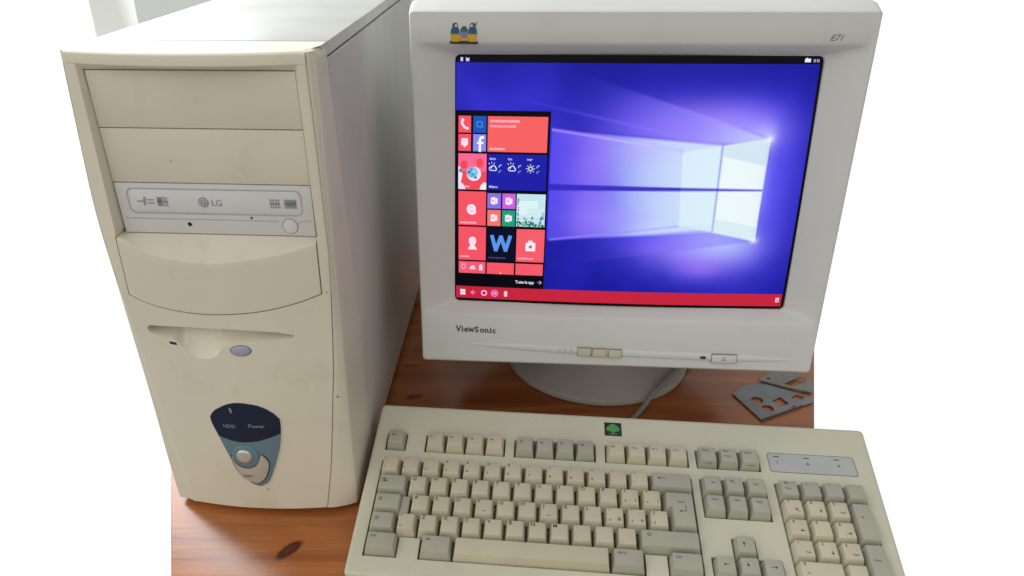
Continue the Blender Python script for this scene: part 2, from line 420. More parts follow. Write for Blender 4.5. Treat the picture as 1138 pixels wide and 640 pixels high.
# steel case: a box behind the bezel
cs = MB(); cs.box(-14.5, 167.4, 21, 482, 8, 410.6, 1.6)
case = cs.build('steel_case', M['case'], tower, 35, T2W)
sp_ = MB()
rowsp = []
for z in list(np.linspace(11, 399.5, 40)): rowsp.append([(167.2, dline(z)+1.2, z), (168.6, dline(z)+1.5, z), (168.9, dline(z)+3, z), (168.9, 240, z), (168.9, 478, z), (167.2, 479, z)])
sp_.grid(rowsp); sp_.grid([[q for q in rowsp[-1]], [(167.2, q[1], q[2]+.6) for q in rowsp[-1]]]); sp_.grid([[q for q in rowsp[0]], [(167.2, q[1], q[2]-.6) for q in rowsp[0]]])
sp_.build('side_panel', M['case'], tower, 35, T2W)
# dark line above the side panel
gl = MB(); gl.box(167.3, 167.75, 34, 478, 400.4, 401.3); gl.build('panel_gap', M['ink'], tower, 35, T2W)
hg = MB(); hg.box(-14, 167, 39, 41, 410.5, 410.9); hg.build('top_seam', M['print_grey'], tower, 35, T2W)
for fx in (2, 150):
    for fy in (32, 450):
        f = MB(); f.lathe([(0, 0), (9, 0), (10, 1), (9.4, 8.2), (0, 8.2)], fx, fy, 24); f.build('foot', M['black'], tower, 35, T2W)

# blank drive covers
def bay_cover(z0, z1):
    b_ = MB(); x1 = 152.6+.6*(397-z0)/42*.7
    bm = bmesh.new(); bmesh.ops.create_cube(bm, size=1)
    for v in bm.verts:
        zz_ = z0 if v.co.z < 0 else z1
        v.co = (.5 if v.co.x < 0 else 152.8+.8*(397-zz_)/127*2.2, bd(zz_)+(0 if v.co.y < 0 else 6), zz_)
    bmesh.ops.bevel(bm, geom=bm.edges[:], offset=.45, segments=2, profile=.5, affect='EDGES')
    b_.bm(bm); return b_.build('drive_bay_cover', M['cover'], tower, 35, T2W)
bay_cover(355.9, 396.7); bay_cover(313.9, 355.2)

# disc drive
dz0, dz1 = 272.6, 313.2
dfront = lambda z: bd(z)-1.0
dr = MB()
bm = bmesh.new(); bmesh.ops.create_cube(bm, size=1)
for v in bm.verts:
    z_ = dz0 if v.co.z < 0 else dz1
    v.co = (1.4 if v.co.x < 0 else 154.2, dfront(z_)+(0 if v.co.y < 0 else 8), z_)
bmesh.ops.bevel(bm, geom=bm.edges[:], offset=.5, segments=2, profile=.5, affect='EDGES')
dr.bm(bm)
drive = dr.build('disc_drive', M['drive'], tower, 35, T2W)
def rr_pts(x0, x1, y0, y1, r, k=6):
    out = []
    for cx, cy, a in ((x1-r, y1-r, 0), (x0+r, y1-r, 90), (x0+r, y0+r, 180), (x1-r, y0+r, 270)):
        for i in range(k+1): out.append((cx+r*math.cos(R(a+90*i/k)), cy+r*math.sin(R(a+90*i/k))))
    return out
def raised(name, pts, d_of, mats, parent, h=.6, inset=.6, to=T2W, ret=.2):
    """raised plate with chamfered rim; pts is an outline in (x, z), d_of gives the depth behind it"""
    m_ = MB(); cx = sum(q[0] for q in pts)/len(pts); cz = sum(q[1] for q in pts)/len(pts)
    def ins(q, k):
        dx, dz = q[0]-cx, q[1]-cz; l = math.hypot(dx, dz) or 1; return (q[0]-dx/l*k, q[1]-dz/l*k)
    lo = [(q[0], d_of(*q)+ret, q[1]) for q in pts]
    mid = [(q[0], d_of(*q)-h*.7, q[1]) for q in pts]
    hi = [(ins(q, inset)[0], d_of(*q)-h, ins(q, inset)[1]) for q in pts]
    m_.grid([lo, mid, hi], closed=True); m_.add(hi, [tuple(range(len(hi)))])
    return m_.build(name, mats, parent, 50, to)
# groove round the tray door, then the door itself
groove = MB()
fr = rr_pts(9.4, 146.6, 288.8, 309.8, 5); fi = rr_pts(10.8, 145.2, 290.0, 308.6, 4.2)
groove.grid([[(a, dfront(c)-.12, c) for a, c in fr], [(a, dfront(c)-.12, c) for a, c in fi]], closed=True)
groove.grid([[(4, dfront(286)-.12, 285.2), (126, dfront(286)-.12, 284.9)], [(4, dfront(286)-.12, 284.5), (126, dfront(286)-.12, 284.2)]])
gp = [(140.6, 281), (143, 284.0), (146, 285), (152, 285.6)]
v2, f2 = line2d(gp, .6); groove.add([(a, dfront(c)-.12, c) for a, c in v2], f2)
groove.build('door_groove', M['drive_line'], drive, 35, T2W)
door = raised('tray_door', fi, lambda x, z: dfront(z), M['drive'], drive, .35, .5)
bt = [(135+5.6*math.cos(2*math.pi*k/28), 280.7+5.6*math.sin(2*math.pi*k/28)) for k in range(28)]
rg = MB(); v2, f2 = ring2d(135, 280.7, 5.5, 6.4, 32); rg.add([(a, dfront(c)-.14, c) for a, c in v2], f2); rg.build('button_groove', M['print_grey'], drive, 35, T2W)
raised('eject_button', bt, lambda x, z: dfront(z), M['drive'], drive, .9, .7)
for cx, cz, r_, nm in ((55, 280.5, 1.7, 'drive_light'), (105.3, 286.9, .95, 'pinhole')):
    ho = MB(); v2, f2 = disc2d(cx, cz, r_); ho.add([(a, dfront(c)-.2, c) for a, c in v2], f2)
    ho.build(nm, M['dark'], drive, 35, T2W)
pr = MB()
def put(vf, tf=lambda a, c: (a, dfront(c)-.55, c), mb=None):
    (mb or pr).add([tf(*q) for q in vf[0]], vf[1])
z0 = 299
def at(vf, dx, dz): return [(a+dx, c+dz) for a, c in vf[0]], vf[1]
put(rect2d(17, 22.5, z0-.6, z0+.6)); put(poly2d([(21.5, z0-3.4), (23.4, z0-3.4), (24.4, z0+3.6), (22.3, z0+3.6)]))
for k in (-1.3, 1.3): put(rect2d(25, 30.5, z0+k-.55, z0+k+.55))
# rewritable-disc mark: block of small strokes
def disc_mark(x, z, w_, h_):
    put(rect2d(x, x+w_, z+h_*.36, z+h_*.5)); put(rect2d(x, x+w_, z-h_*.5, z-h_*.34))
    for k in range(4): put(rect2d(x+w_*(.02+.25*k), x+w_*(.17+.25*k), z-h_*.28, z+h_*.3))
    put(rect2d(x, x+w_, z-.5, z+.5))
def done(nm):
    global pr
    pr.build(nm, M['print_grey'], drive, 35, T2W); pr = MB()
done('arrow_mark')
disc_mark(33, z0, 8.5, 7.2); put(rect2d(33, 36.5, z0-3.2, z0+3.0)); done('disc_mark')
disc_mark(121.5, z0, 8, 7.0); done('disc_mark')
disc_mark(132.5, z0, 10, 7.2); put(rect2d(134, 142, z0-2.6, z0+2.8)); done('disc_mark')
v2, f2 = disc2d(69.5, z0, 4.2, n=28); put((v2, f2))
put(at(text2d('LG', 7.2, .12), 75.4, z0-2.6))
done('maker_name')
pg = MB()
v2, f2 = ring2d(69.5, z0, 2.5, 3.0, 20, 0, 270); put((v2, f2), lambda a, c: (a, dfront(c)-.7, c), pg)
put(rect2d(69.2, 69.8, z0-1.4, z0+1.6), lambda a, c: (a, dfront(c)-.7, c), pg)
put(rect2d(69.2, 71, z0-1.4, z0-.9), lambda a, c: (a, dfront(c)-.7, c), pg)
pg.build('maker_emblem', M['drive'], drive, 35, T2W)

# curved cover under the drives
ZS = smooth_curve([(-4, 271.0), (2.5, 270.2), (20, 261.8), (41, 257.2), (77, 255.6), (120.6, 261.6), (142.4, 267), (157, 271.2)])
cv = MB(); rows = []
xsn = np.linspace(-3.0, 155.8, 90)
def cvrow(fz, fd): return [(x, fd(x), fz(x)) for x in xsn]
zs2 = lambda x: min(interp(ZS, x), 271.2)
zcx = lambda x: zc(x)
rows.append(cvrow(lambda x: 271.9, lambda x: bd(272)+3))
for s in np.linspace(0, 1, 8): rows.append(cvrow(lambda x: 271.8+(zs2(x)-271.8)*s, lambda x: (bd(272)-.5)+(D(x)+.9-bd(272)+.5)*s))
rows.append(cvrow(lambda x: zs2(x)-.7, lambda x: D(x)+.2))
for s in np.linspace(.05, 1, 14): rows.append(cvrow(lambda x: zs2(x)-.7+(zcx(x)+.25-zs2(x)+.7)*s, lambda x: D(x)-.15))
rows.append(cvrow(lambda x: zcx(x)+.1, lambda x: D(x)+5))
cv.grid(rows)
for j in (0, -1): cv.grid([[r_[j] for r_ in rows], [(r_[j][0], 9, r_[j][2]) for r_ in rows]])
cv.build('curved_cover', M['cover'], tower, 17, T2W)
gp = MB()
gp.grid([[(x, D(x)+.35, zcx(x)-.75) for x in np.linspace(-4, 156.6, 90)], [(x, D(x)+.35, zcx(x)+.6) for x in np.linspace(-4, 156.6, 90)]])
gp.build('cover_gap', M['seam'], tower, 35, T2W)

# floppy eject button and activity light
ep = [(85.9+8.4*math.cos(2*math.pi*k/32), 177+4.9*math.sin(2*math.pi*k/32)+.05*8.4*math.cos(2*math.pi*k/32)) for k in range(32)]
rg = MB(); rg.grid([[(a+ (a-85.9)*.09, D(a)-.12, c+(c-177)*.1) for a, c in ep], [(a, D(a)-.12, c) for a, c in ep]], closed=True)
rg.build('button_rim', M['ink_soft'], tower, 35, T2W)
bmb = MB(); rws = []
for k, (sc, hh) in enumerate(((1, -.1), (.99, .6), (.9, 1.2), (.6, 1.7), (.25, 1.9))): rws.append([(85.9+(a-85.9)*sc, D(a)-hh, 177+(c-177)*sc) for a, c in ep])
bmb.grid(rws, closed=True); bmb.add(rws[-1], [tuple(range(32))]); bmb.build('floppy_button', M['lilac'], tower, 60, T2W)
ld = MB(); v2, f2 = poly2d([(24.6, 179.3), (31, 178.7), (31, 181.2), (24.6, 181.8)]); ld.add([(a, D(a)-.15, c) for a, c in v2], f2); ld.build('activity_light', M['ink'], tower, 35, T2W)

# shield shaped control panel
SH_T = smooth_curve([(48.4, 109.4), (51.5, 114), (55.6, 117.6), (66.2, 123.3), (77.7, 125), (93.4, 122.2), (103.8, 115.9), (110.1, 108.6)])
SH_B = smooth_curve([(48.4, 109.2), (49, 102.6), (52.7, 90), (59.2, 68), (66.4, 49.7), (75.1, 38.5), (80, 35.4), (84.8, 34.8), (92.4, 40.6), (99.7, 57.9), (106.5, 78.9), (109.5, 96.9), (110.1, 108.4)])
ARC = smooth_curve([(48, 92.5), (51.8, 89.9), (63.5, 85.1), (76.5, 83.6), (91.8, 86.4), (108.7, 93.3), (111, 94.5)])
def col_patch(name, lo, hi, x0, x1, off, mats, parent, n=70, m=8, dome=0., ret=1.2):
    mb = MB(); rows = []
    xs_ = x0+(x1-x0)*(.5-.5*np.cos(np.linspace(0, math.pi, n)))
    for x in xs_:
        a, b_ = lo(x), hi(x); b_ = max(b_, a+.02); col = []
        u = (x-x0)/(x1-x0)
        for s in np.linspace(0, 1, m):
            col.append((x, D(x)-off-dome*4*u*(1-u)*(1-(2*s-1)**2*.6), a+(b_-a)*s))
        rows.append([(col[0][0], D(x)+ret, col[0][2])]+col+[(col[-1][0], D(x)+ret, col[-1][2])])
    mb.grid(rows); return mb.build(name, mats, parent, 45, T2W)
ilo = lambda x: interp(SH_B, x); ihi = lambda x: interp(SH_T, x); iarc = lambda x: interp(ARC, x)
# pale rim behind the shield
rim = col_patch('control_panel', lambda x: interp(SH_B, 79+(x-79)*.965)-1.4, lambda x: interp(SH_T, 79+(x-79)*.965)+1.0, 47.0, 111.4, .35, M['bezel'], tower)
col_patch('shield_band', ilo, lambda x: min(iarc(x), ihi(x)), 48.9, 110, 1.0, M['slate'], rim, dome=.5)
col_patch('light_window', lambda x: max(iarc(x)+.15, ilo(x)), ihi, 48.5, 110, 1.1, M['navy'], rim, dome=.9)
wk = MB()
def wput(vf, h, mb): mb.add([(a, D(a)-h, c) for a, c in vf[0]], vf[1])
wput(at(text2d('HDD', 5.0, .05), 59.5, 99.6), 2.35, wk); wput(at(text2d('Power', 5.4, .05), 82, 100.6), 2.45, wk)
wput(poly2d([(67.2, 121), (69.6, 119.6), (69.4, 114.5), (67.6, 116.5)]), 2.2, wk)
wk.build('window_lettering', M['white_ink'], rim, 35, T2W)
def dome(name, cx, cz, r_, off, h, mats, parent, nn=32):
    mb = MB(); rws = []
    for sc, hh in ((1.0, -1.5), (1.0, .25), (.96, .6), (.8, .85), (.5, .97), (.15, 1)):
        rws.append([(cx+r_*sc*math.cos(2*math.pi*k/nn), D(cx)-off-h*hh, cz+r_*sc*math.sin(2*math.pi*k/nn)) for k in range(nn)])
    mb.grid(rws, closed=True); mb.add(rws[-1], [tuple(range(nn))]); return mb.build(name, mats, parent, 60, T2W)
crT = smooth_curve([(61.6, 67.5), (62.4, 68), (63, 63), (66, 58.4), (70, 55.8), (75, 54.8), (80, 56.2), (84.5, 60), (87.3, 66), (89, 70.2), (91.4, 68.2), (93.4, 65.5), (94.8, 62.4)])
crB = smooth_curve([(61.6, 66.5), (63, 58.5), (65.2, 52.6), (69.8, 44.6), (76.8, 40), (83, 39.2), (89.2, 44.4), (93.4, 54), (94.8, 61.4)])
col_patch('button_gap', lambda x: interp(crB, 78.5+(x-78.5)*.96)-.9, lambda x: interp(crT, 78.5+(x-78.5)*.96)+.9, 60.8, 95.6, 1.75, M['ink'], rim)
col_patch('reset_button', lambda x: interp(crB, x), lambda x: interp(crT, x), 61.7, 94.7, 2.1, M['reset'], rim, dome=.9)
dome('button_collar', 75, 68, 12.4, 1.7, 1.2, M['slate'], rim)
dome('power_button', 74.3, 69.6, 7.2, 2.6, 2.6, M['silver'], rim)
rs_ = MB(); wput(at(text2d('RESET', 3.6, .03), 70, 46.0), 3.35, rs_); rs_.build('reset_lettering', M['ink_soft'], rim, 35, T2W)
for cx, cz, r_ in ((89.6, 30.0, .8), (160.5, 128.5, .9)):
    sn = MB(); v2, f2 = disc2d(cx, cz, r_); sn.add([(a, D(a)-.12 if a < 150 else D(158)+.5, c) for a, c in v2], f2)
    sn.build('scratch_mark', M['ink_soft'], bezel, 35, T2W)

# ------------------------------------------------------------------ monitor
MX, MY, MZ, MYAW, MTILT = -15.87, 531.06, 143.41, -4.83, 8.11
mr = rotz(MYAW); ct, st = math.cos(R(MTILT)), math.sin(R(MTILT))
def M2W(x, d, y):                       # x right, d away from the viewer, y up, all in the tilted screen frame
    a, b_ = mr(x, d*ct+y*st); return (MX+a, MY+b_, MZ-d*st+y*ct)
BX, BY = 158, 655
monitor = thing('crt_monitor', 'grey white tube monitor with lit blue desktop on its screen', 'monitor', (BX, BY, 0), MYAW)
SW, SHH = 325.6, 235.6
def gd(x, y): return -5+((x-SW/2)**2+(y-SHH/2)**2)/4400        # curved glass
def rloop(x0, x1, y0, y1, r, d, k=5, ns=14):
    """rounded rectangle loop with even vertex count, starting at the bottom left, anticlockwise"""
    out = []
    def seg(a, b_, n):
        for i in range(n): out.append((a[0]+(b_[0]-a[0])*i/n, d, a[1]+(b_[1]-a[1])*i/n))
    def arc(cx, cy, a0):
        for i in range(k): out.append((cx+r*math.cos(R(a0+90*i/k)), d, cy+r*math.sin(R(a0+90*i/k))))
    seg((x0+r, y0), (x1-r, y0), ns); arc(x1-r, y0+r, -90)
    seg((x1, y0+r), (x1, y1-r), ns); arc(x1-r, y1-r, 0)
    seg((x1-r, y1), (x0+r, y1), ns); arc(x0+r, y1-r, 90)
    seg((x0, y1-r), (x0, y0+r), ns); arc(x0+r, y0+r, 180)
    return out
def taper(q):                           # the left flank leans in towards the bottom
    x, d, y = q
    if x < -12: x -= (y+60)/332*8.0*min(1, (-12-x)/18)
    if x > 338: x += ((y-110)/165)*3.2
    return (x, d, y)
loops = [rloop(-.4, SW+.4, -.4, SHH+.4, 5, 6), rloop(-.3, SW+.3, -.3, SHH+.3, 5, 1.0), rloop(-1.4, SW+1.4, -1.2, SHH+1.0, 5.5, -.2),
         rloop(-27.0, 352.5, -8.0, 244.2, 6, -12.6), rloop(-28.5, 354, -9.5, 245.5, 6, -13.6), rloop(-30, 355.6, -12, 247.5, 5, -14.6),
         rloop(-30.2, 356.2, -40, 260, 3, -15.0), rloop(-31.0, 357.4, -58.6, 271.0, 3, -14.8), rloop(-32.0, 358.6, -60.4, 272.6, 3.4, -13.2), rloop(-32.4, 359.2, -61, 273.6, 4, -10.5),
         rloop(-32.6, 359.4, -61.2, 279.8, 5, 0), rloop(-32.6, 359.4, -61, 281.6, 6, 6), rloop(-31.6, 358.4, -60, 282, 8, 62), rloop(-29, 355.6, -57.5, 279.5, 8, 62.5)]
bz = MB(); bz.grid([[taper(q) for q in l] for l in loops], closed=True)
# raised bead along the chin
xs_ = np.linspace(18, 336, 70); rws = []
def beady(x): return -40.6-6.6*(x-20)/316-1.6*math.sin(math.pi*(x-18)/318)
for x in xs_:
    tpr = min(1, (x-18)/70, (336-x)/60); tpr = math.sqrt(max(tpr, 0.02))
    rws.append([(x, -14.9-1.9*tpr*math.sin(a), beady(x)+3.9*tpr*math.cos(a)) for a in np.linspace(0, math.pi, 9)])
bz.grid(rws)
bez = bz.build('front_bezel', M['mon'], monitor, 28, M2W)
cg = MB()
back = [rloop(-29, 355.6, -57.5, 279.5, 12, 60), rloop(-27, 353, -56, 277, 14, 64), rloop(-14, 340, -50, 268, 22, 150), rloop(20, 306, -22, 232, 30, 235), rloop(60, 268, 2, 196, 26, 300), rloop(72, 256, 8, 184, 24, 375), rloop(80, 248, 14, 178, 20, 380)]
cg.grid([[q for q in l] for l in back], closed=True); cg.add(back[-1], [tuple(range(len(back[-1])))])
cg.build('rear_casing', M['mon'], monitor, 40, M2W)
# swivel base
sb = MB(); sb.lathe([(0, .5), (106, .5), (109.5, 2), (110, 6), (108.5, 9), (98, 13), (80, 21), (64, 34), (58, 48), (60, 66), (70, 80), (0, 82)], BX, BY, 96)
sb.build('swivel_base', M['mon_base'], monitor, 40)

# glass
gl = MB()
gl.grid([[(x, gd(x, y)+.5, y) for x in np.linspace(-.3, SW+.3, 41)] for y in np.linspace(-.3, SHH+.3, 31)])
screen = gl.build('screen', M['crt'], monitor, 60, M2W)

# ---- picture on the glass
def lin(c):
    c = np.asarray(c, float)/255.0
    return np.where(c <= .04045, c/12.92, ((c+.055)/1.055)**2.4)
class Pic:
    """flat coloured shapes laid on the curved glass"""
    def __init__(s): s.mb = MB(); s.col = []
    def add(s, vf, rgb, h=.25, cut=12.):
        vs, fs = vf
        if cut:                          # split big shapes so they follow the glass
            bm = bmesh.new(); bv = [bm.verts.new((a, b_, 0)) for a, b_ in vs]
            for f in fs:
                try: bm.faces.new([bv[i] for i in f])
                except ValueError: pass
            xs_ = [v[0] for v in vs]; ys_ = [v[1] for v in vs]
            for ax, lo_, hi_ in ((0, min(xs_), max(xs_)), (1, min(ys_), max(ys_))):
                k = math.ceil(lo_/cut)*cut
                while k < hi_:
                    no = (1, 0, 0) if ax == 0 else (0, 1, 0)
                    bmesh.ops.bisect_plane(bm, geom=bm.verts[:]+bm.edges[:]+bm.faces[:], plane_co=(k*no[0], k*no[1], 0), plane_no=no)
                    k += cut
            bm.verts.index_update(); vs = [(v.co.x, v.co.y) for v in bm.verts]; fs = [[v.index for v in f.verts] for f in bm.faces]; bm.free()
        s.mb.add([(a, gd(a, b_)-h, b_) for a, b_ in vs], fs)
        s.col += [tuple(lin(rgb))]*len(vs)
    def build(s, name, parent):
        me = bpy.data.meshes.new(name); iv = WM[parent.name].inverted()
        vs = [iv @ (Vector(M2W(*q))*MM) for q in s.mb.v]
        me.from_pydata(vs, [], s.mb.f); me.materials.append(M['glow'])
        a = me.color_attributes.new('picture', 'FLOAT_COLOR', 'POINT')
        a.data.foreach_set('color', np.column_stack([np.array(s.col), np.ones(len(s.col))]).astype(np.float32).ravel())
        me.update()
        o = bpy.data.objects.new(name, me); C.objects.link(o); o.parent = parent; WM[o.name] = WM[parent.name].copy(); return o

# wallpaper
x0, x1, y0, y1 = .6, 323.2, 14.0, 229.0
nx, ny = 324, 216
X, Y = np.meshgrid(np.linspace(x0, x1, nx), np.linspace(y0, y1, ny))
ss = lambda a, b_, v: (lambda t_: t_*t_*(3-2*t_))(np.clip((v-a)/(b_-a), 0, 1))
def vnoise(X, Y, sc, seed):
    r_ = np.random.default_rng(seed).random((64, 64)); u = X/sc; v = Y/sc
    i = np.floor(u).astype(int); j = np.floor(v).astype(int); fu = u-i; fv = v-j; fu = fu*fu*(3-2*fu); fv = fv*fv*(3-2*fv)
    g = lambda a, b_: r_[a % 64, b_ % 64]
    return (g(i, j)*(1-fu)+g(i+1, j)*fu)*(1-fv)+(g(i, j+1)*(1-fu)+g(i+1, j+1)*fu)*fv
fog = .6*vnoise(X, Y, 38, 1)+.3*vnoise(X, Y, 17, 2)+.1*vnoise(X, Y, 8, 3)
def mix(A, col, m_): return A+(np.array(col, float)-A)*np.clip(m_, 0, 1)[..., None]
dist = np.hypot((X-250)/1.15, (Y-118)/.82)
img = np.zeros(X.shape+(3,))+np.array((22, 25, 152.))
img = mix(img, (66, 54, 252), np.exp(-(dist/112)**2)*.95+(fog-.5)*.6)
img = mix(img, (24, 26, 150), np.clip((fog-.42)*2.2, 0, 1)*ss(60, 150, dist)*.5)
img = mix(img, (70, 60, 235), ss(150, 60, X)*ss(20, 120, Y)*.45*(.5+fog))
def band(xa, ya0, ya1, xb, yb0, yb1, soft=.9):
    """mask between two straight lines, from x=xa to x=xb"""
    t_ = (X-xa)/(xb-xa); lo_ = ya0+(yb0-ya0)*t_; hi_ = ya1+(yb1-ya1)*t_
    return ss(-soft, soft, Y-lo_)*ss(-soft, soft, hi_-Y)*((X >= min(xa, xb)-.5) & (X <= max(xa, xb)+.5))
def lineg(xa, ya, xb, yb, w_):
    t_ = (X-xa)/(xb-xa); return np.exp(-((Y-(ya+(yb-ya)*t_))/w_)**2)*((X >= min(xa, xb)) & (X <= max(xa, xb)))
# halo above and below the window
img = mix(img, (150, 105, 250), np.exp(-(((X-215)/70)**2+((Y-172)/26)**2))*.75)
img = mix(img, (140, 120, 255), np.exp(-(((X-262)/48)**2+((Y-172)/20)**2))*.8)
img = mix(img, (185, 190, 255), np.exp(-(((X-284)/16)**2+((Y-166)/11)**2))*.9)
img = mix(img, (150, 125, 255), np.exp(-(((X-245)/55)**2+((Y-58)/24)**2))*.85)
img = mix(img, (175, 205, 252), np.exp(-(((X-255)/34)**2+((Y-66)/15)**2))*.8)
img = mix(img, (165, 105, 245), np.exp(-(((X-240)/20)**2+((Y-40)/9)**2))*.5)
# upper beam from the top right corner of the window
b1 = band(288.8, 158, 165, 98, 172, 222, 1.2)
img = mix(img, (122, 112, 250), b1*ss(100, 230, X)*.75)
img = mix(img, (205, 225, 250), b1*ss(215, 285, X)*.75)
img = mix(img, (140, 125, 255), lineg(98, 224, 288, 165, 1.3)*ss(90, 280, X)*.8)
img = mix(img, (130, 110, 255), lineg(20, 206, 245, 158, 1.2)*ss(20, 200, X)*.5)
# main beam to the left of the window
b2 = band(245, 77.5, 158, 90, 66.5, 171, 1.6)
hz = .72+.56*fog
img = mix(img, (98, 84, 252), b2*.7)
img = mix(img, (168, 128, 250), b2*np.exp(-((X-132)/26)**2)*.6*hz)
img = mix(img, (150, 165, 250), b2*ss(105, 200, X)*.55*hz)
img = mix(img, (190, 222, 248), b2*ss(128, 205, X)*.75*hz)
img = mix(img, (214, 246, 249), b2*ss(128, 225, X)*.95)
img = mix(img, (190, 160, 255), b2*np.exp(-(((X-170)/30)**2+((Y-152)/12)**2))*.35)
img = mix(img, (160, 140, 255), b2*np.exp(-(((X-150)/40)**2+((Y-88)/12)**2))*.45)
img = mix(img, (172, 152, 255), lineg(90, 171, 212, 153, 1.2)*.85)
img = mix(img, (225, 240, 255), lineg(120, 166.5, 250, 147.5, 1.1)*ss(110, 190, X)*.6)
img = mix(img, (150, 132, 255), lineg(92, 66.5, 214, 83, 1.1)*.8)
img = mix(img, (235, 248, 255), lineg(150, 74.6, 245, 88.5, 1.2)*ss(150, 200, X)*.5)
# lower beam
b3 = band(287, 68.9, 84, 93, 40, 66, 1.5)
img = mix(img, (100, 85, 250), b3*ss(90, 240, X)*.5)
img = mix(img, (196, 226, 246), band(287.3, 68.9, 86, 214, 83, 84, 1.)*.85)
img = mix(img, (150, 140, 255), np.exp(-(((X-225)/70)**2+((Y-118)/60)**2))*.30)
img = mix(img, (225, 240, 255), np.exp(-(((X-252)/52)**2+((Y-118)/54)**2))*.55)
img = mix(img, (188, 150, 255), np.exp(-(((X-232)/60)**2+((Y-176)/18)**2))*.25*hz)
img = mix(img, (180, 140, 255), np.exp(-(((X-215)/50)**2+((Y-58)/16)**2))*.25*hz)
# panes
def quad(pts, soft=.7):
    m_ = np.ones_like(X)
    for (a, b_) in zip(pts, pts[1:]+pts[:1]):
        dx, dy = b_[0]-a[0], b_[1]-a[1]; l = math.hypot(dx, dy)
        m_ *= ss(-soft, soft, ((X-a[0])*(-dy)+(Y-a[1])*dx)/-l*-1)
    return m_
left_ = quad([(214.3, 83.2), (245.6, 77.6), (245, 158), (211.5, 152.1)])
right_ = quad([(246.8, 77.1), (287.3, 68.9), (288.8, 164.8), (247.2, 158.2)])
img = mix(img, (224, 247, 249), left_*.62); img = mix(img, (240, 252, 250), right_*.96)
img = mix(img, (196, 222, 240), quad([(247.2, 148.5), (288.5, 140), (288.8, 164.8), (247.2, 158.2)])*.62)
img = mix(img, (205, 230, 240), quad([(246.8, 77.1), (287.3, 68.9), (287.5, 83), (246.8, 90)])*.62)
img = mix(img, (245, 253, 255), (np.abs(X-212.5-(Y-118)*-.03) < .8)*left_*.6)
img = mix(img, (150, 165, 225), np.exp(-((X-246.2)/.85)**2)*((Y > 77) & (Y < 158.3))*.75)
t_ = (288-X)/198
hb = ss(.7, -.7, np.abs(Y-(117.7+.1*t_))-(.75+2.3*t_))*((X > 88) & (X < 288))
img = mix(img, (52, 40, 190), hb*np.where(X > 212, .80, .92))
img = mix(img, (255, 255, 255), np.exp(-(((X-288)/4)**2+((Y-164.5)/3)**2))*.8)
img = mix(img, (255, 255, 255), np.exp(-(((X-286.5)/4)**2+((Y-69.5)/3)**2))*.7)
img = mix(img, (96, 82, 255), ss(288, 300, X)*np.exp(-((X-296)/22)**2)*(.25+.5*fog)*np.exp(-((Y-125)/60)**2))
img = mix(img, (24, 24, 150), ss(280, 328, X)*.45+ss(190, 232, Y)*.4)
img = np.clip(img, 0, 255)
wm = bpy.data.meshes.new('desktop_picture'); iv = WM[screen.name].inverted()
vs = [tuple(iv @ (Vector(M2W(a, gd(a, b_)-.05, b_))*MM)) for a, b_ in zip(X.ravel(), Y.ravel())]
fs = [(j*nx+i, j*nx+i+1, (j+1)*nx+i+1, (j+1)*nx+i) for j in range(ny-1) for i in range(nx-1)]
wm.from_pydata(vs, [], fs); wm.materials.append(M['glow'])
a = wm.color_attributes.new('picture', 'FLOAT_COLOR', 'POINT')
a.data.foreach_set('color', np.column_stack([lin(img.reshape(-1, 3)), np.ones(nx*ny)]).astype(np.float32).ravel())
wm.polygons.foreach_set('use_smooth', [True]*len(wm.polygons)); wm.update()
wo = bpy.data.objects.new('desktop_picture', wm); C.objects.link(wo); wo.parent = screen; WM[wo.name] = WM[screen.name].copy()

RED = (246, 90, 101); PINKW = (255, 226, 238)
sm = Pic()
sm.add(rect2d(-.2, 88.6, 15, 187), (4, 3, 10), .2)
def tile(xa, xb, ya, yb, c): sm.add(rect2d(xa, xb, ya, yb), c, .35)
def sh(vf, c, h=.5): sm.add(vf, c, h, None)
tile(3, 14.8, 166.8, 182, (246, 84, 101)); tile(16.9, 29.1, 166.8, 182, (28, 84, 186)); tile(30.6, 86.2, 149.6, 182, (247, 98, 97))
tile(3, 14.8, 149.8, 165.4, (246, 84, 103)); tile(16.9, 29.1, 149.8, 165.4, (140, 140, 238))
# phone
sh(line2d([(6.6, 178.4), (6.2, 175.4), (8.4, 172), (11.4, 170.4)], 2.0), PINKW); sh(disc2d(6.9, 178.2, 1.5, 1.5, 12), PINKW); sh(disc2d(11.2, 170.8, 1.6, 1.3, 12), PINKW)
sh(ring2d(22.8, 174.6, 2.1, 3.0, 24), (72, 140, 232)); sh(line2d([(20.4, 177), (20.4, 172.5)], .9), (72, 140, 232)); sh(line2d([(25.2, 176.5), (25.2, 171.8)], .9), (72, 140, 232))
# speech bubble
sh(poly2d(rr_pts(5.6, 12, 155, 161.6, 1.2, 4)), PINKW); sh(poly2d([(7.2, 155.2), (10.4, 155.2), (9, 153)]), PINKW)
# f
sh(line2d([(23.4, 149.9), (23.4, 160.5), (24.2, 162.4), (26.6, 162.8)], 2.3), (250, 248, 255)); sh(rect2d(20.6, 26.6, 156.6, 158.5), (250, 248, 255))
# wide tile: lines of small type
def scribble(xa, xb, y, h_, c, seed=0):
    r_ = random.Random(seed); x = xa
    while x < xb:
        w_ = r_.uniform(.5, 1.1); sh(rect2d(x, min(x+w_, xb), y, y+h_*r_.uniform(.65, 1)), c); x += w_+.28
scribble(32.6, 60, 176.6, 2.6, (255, 190, 208), 1); scribble(32.6, 57, 172.0, 2.4, (255, 172, 190), 2); scribble(32.6, 47, 151.4, 2.3, (255, 196, 206), 3)
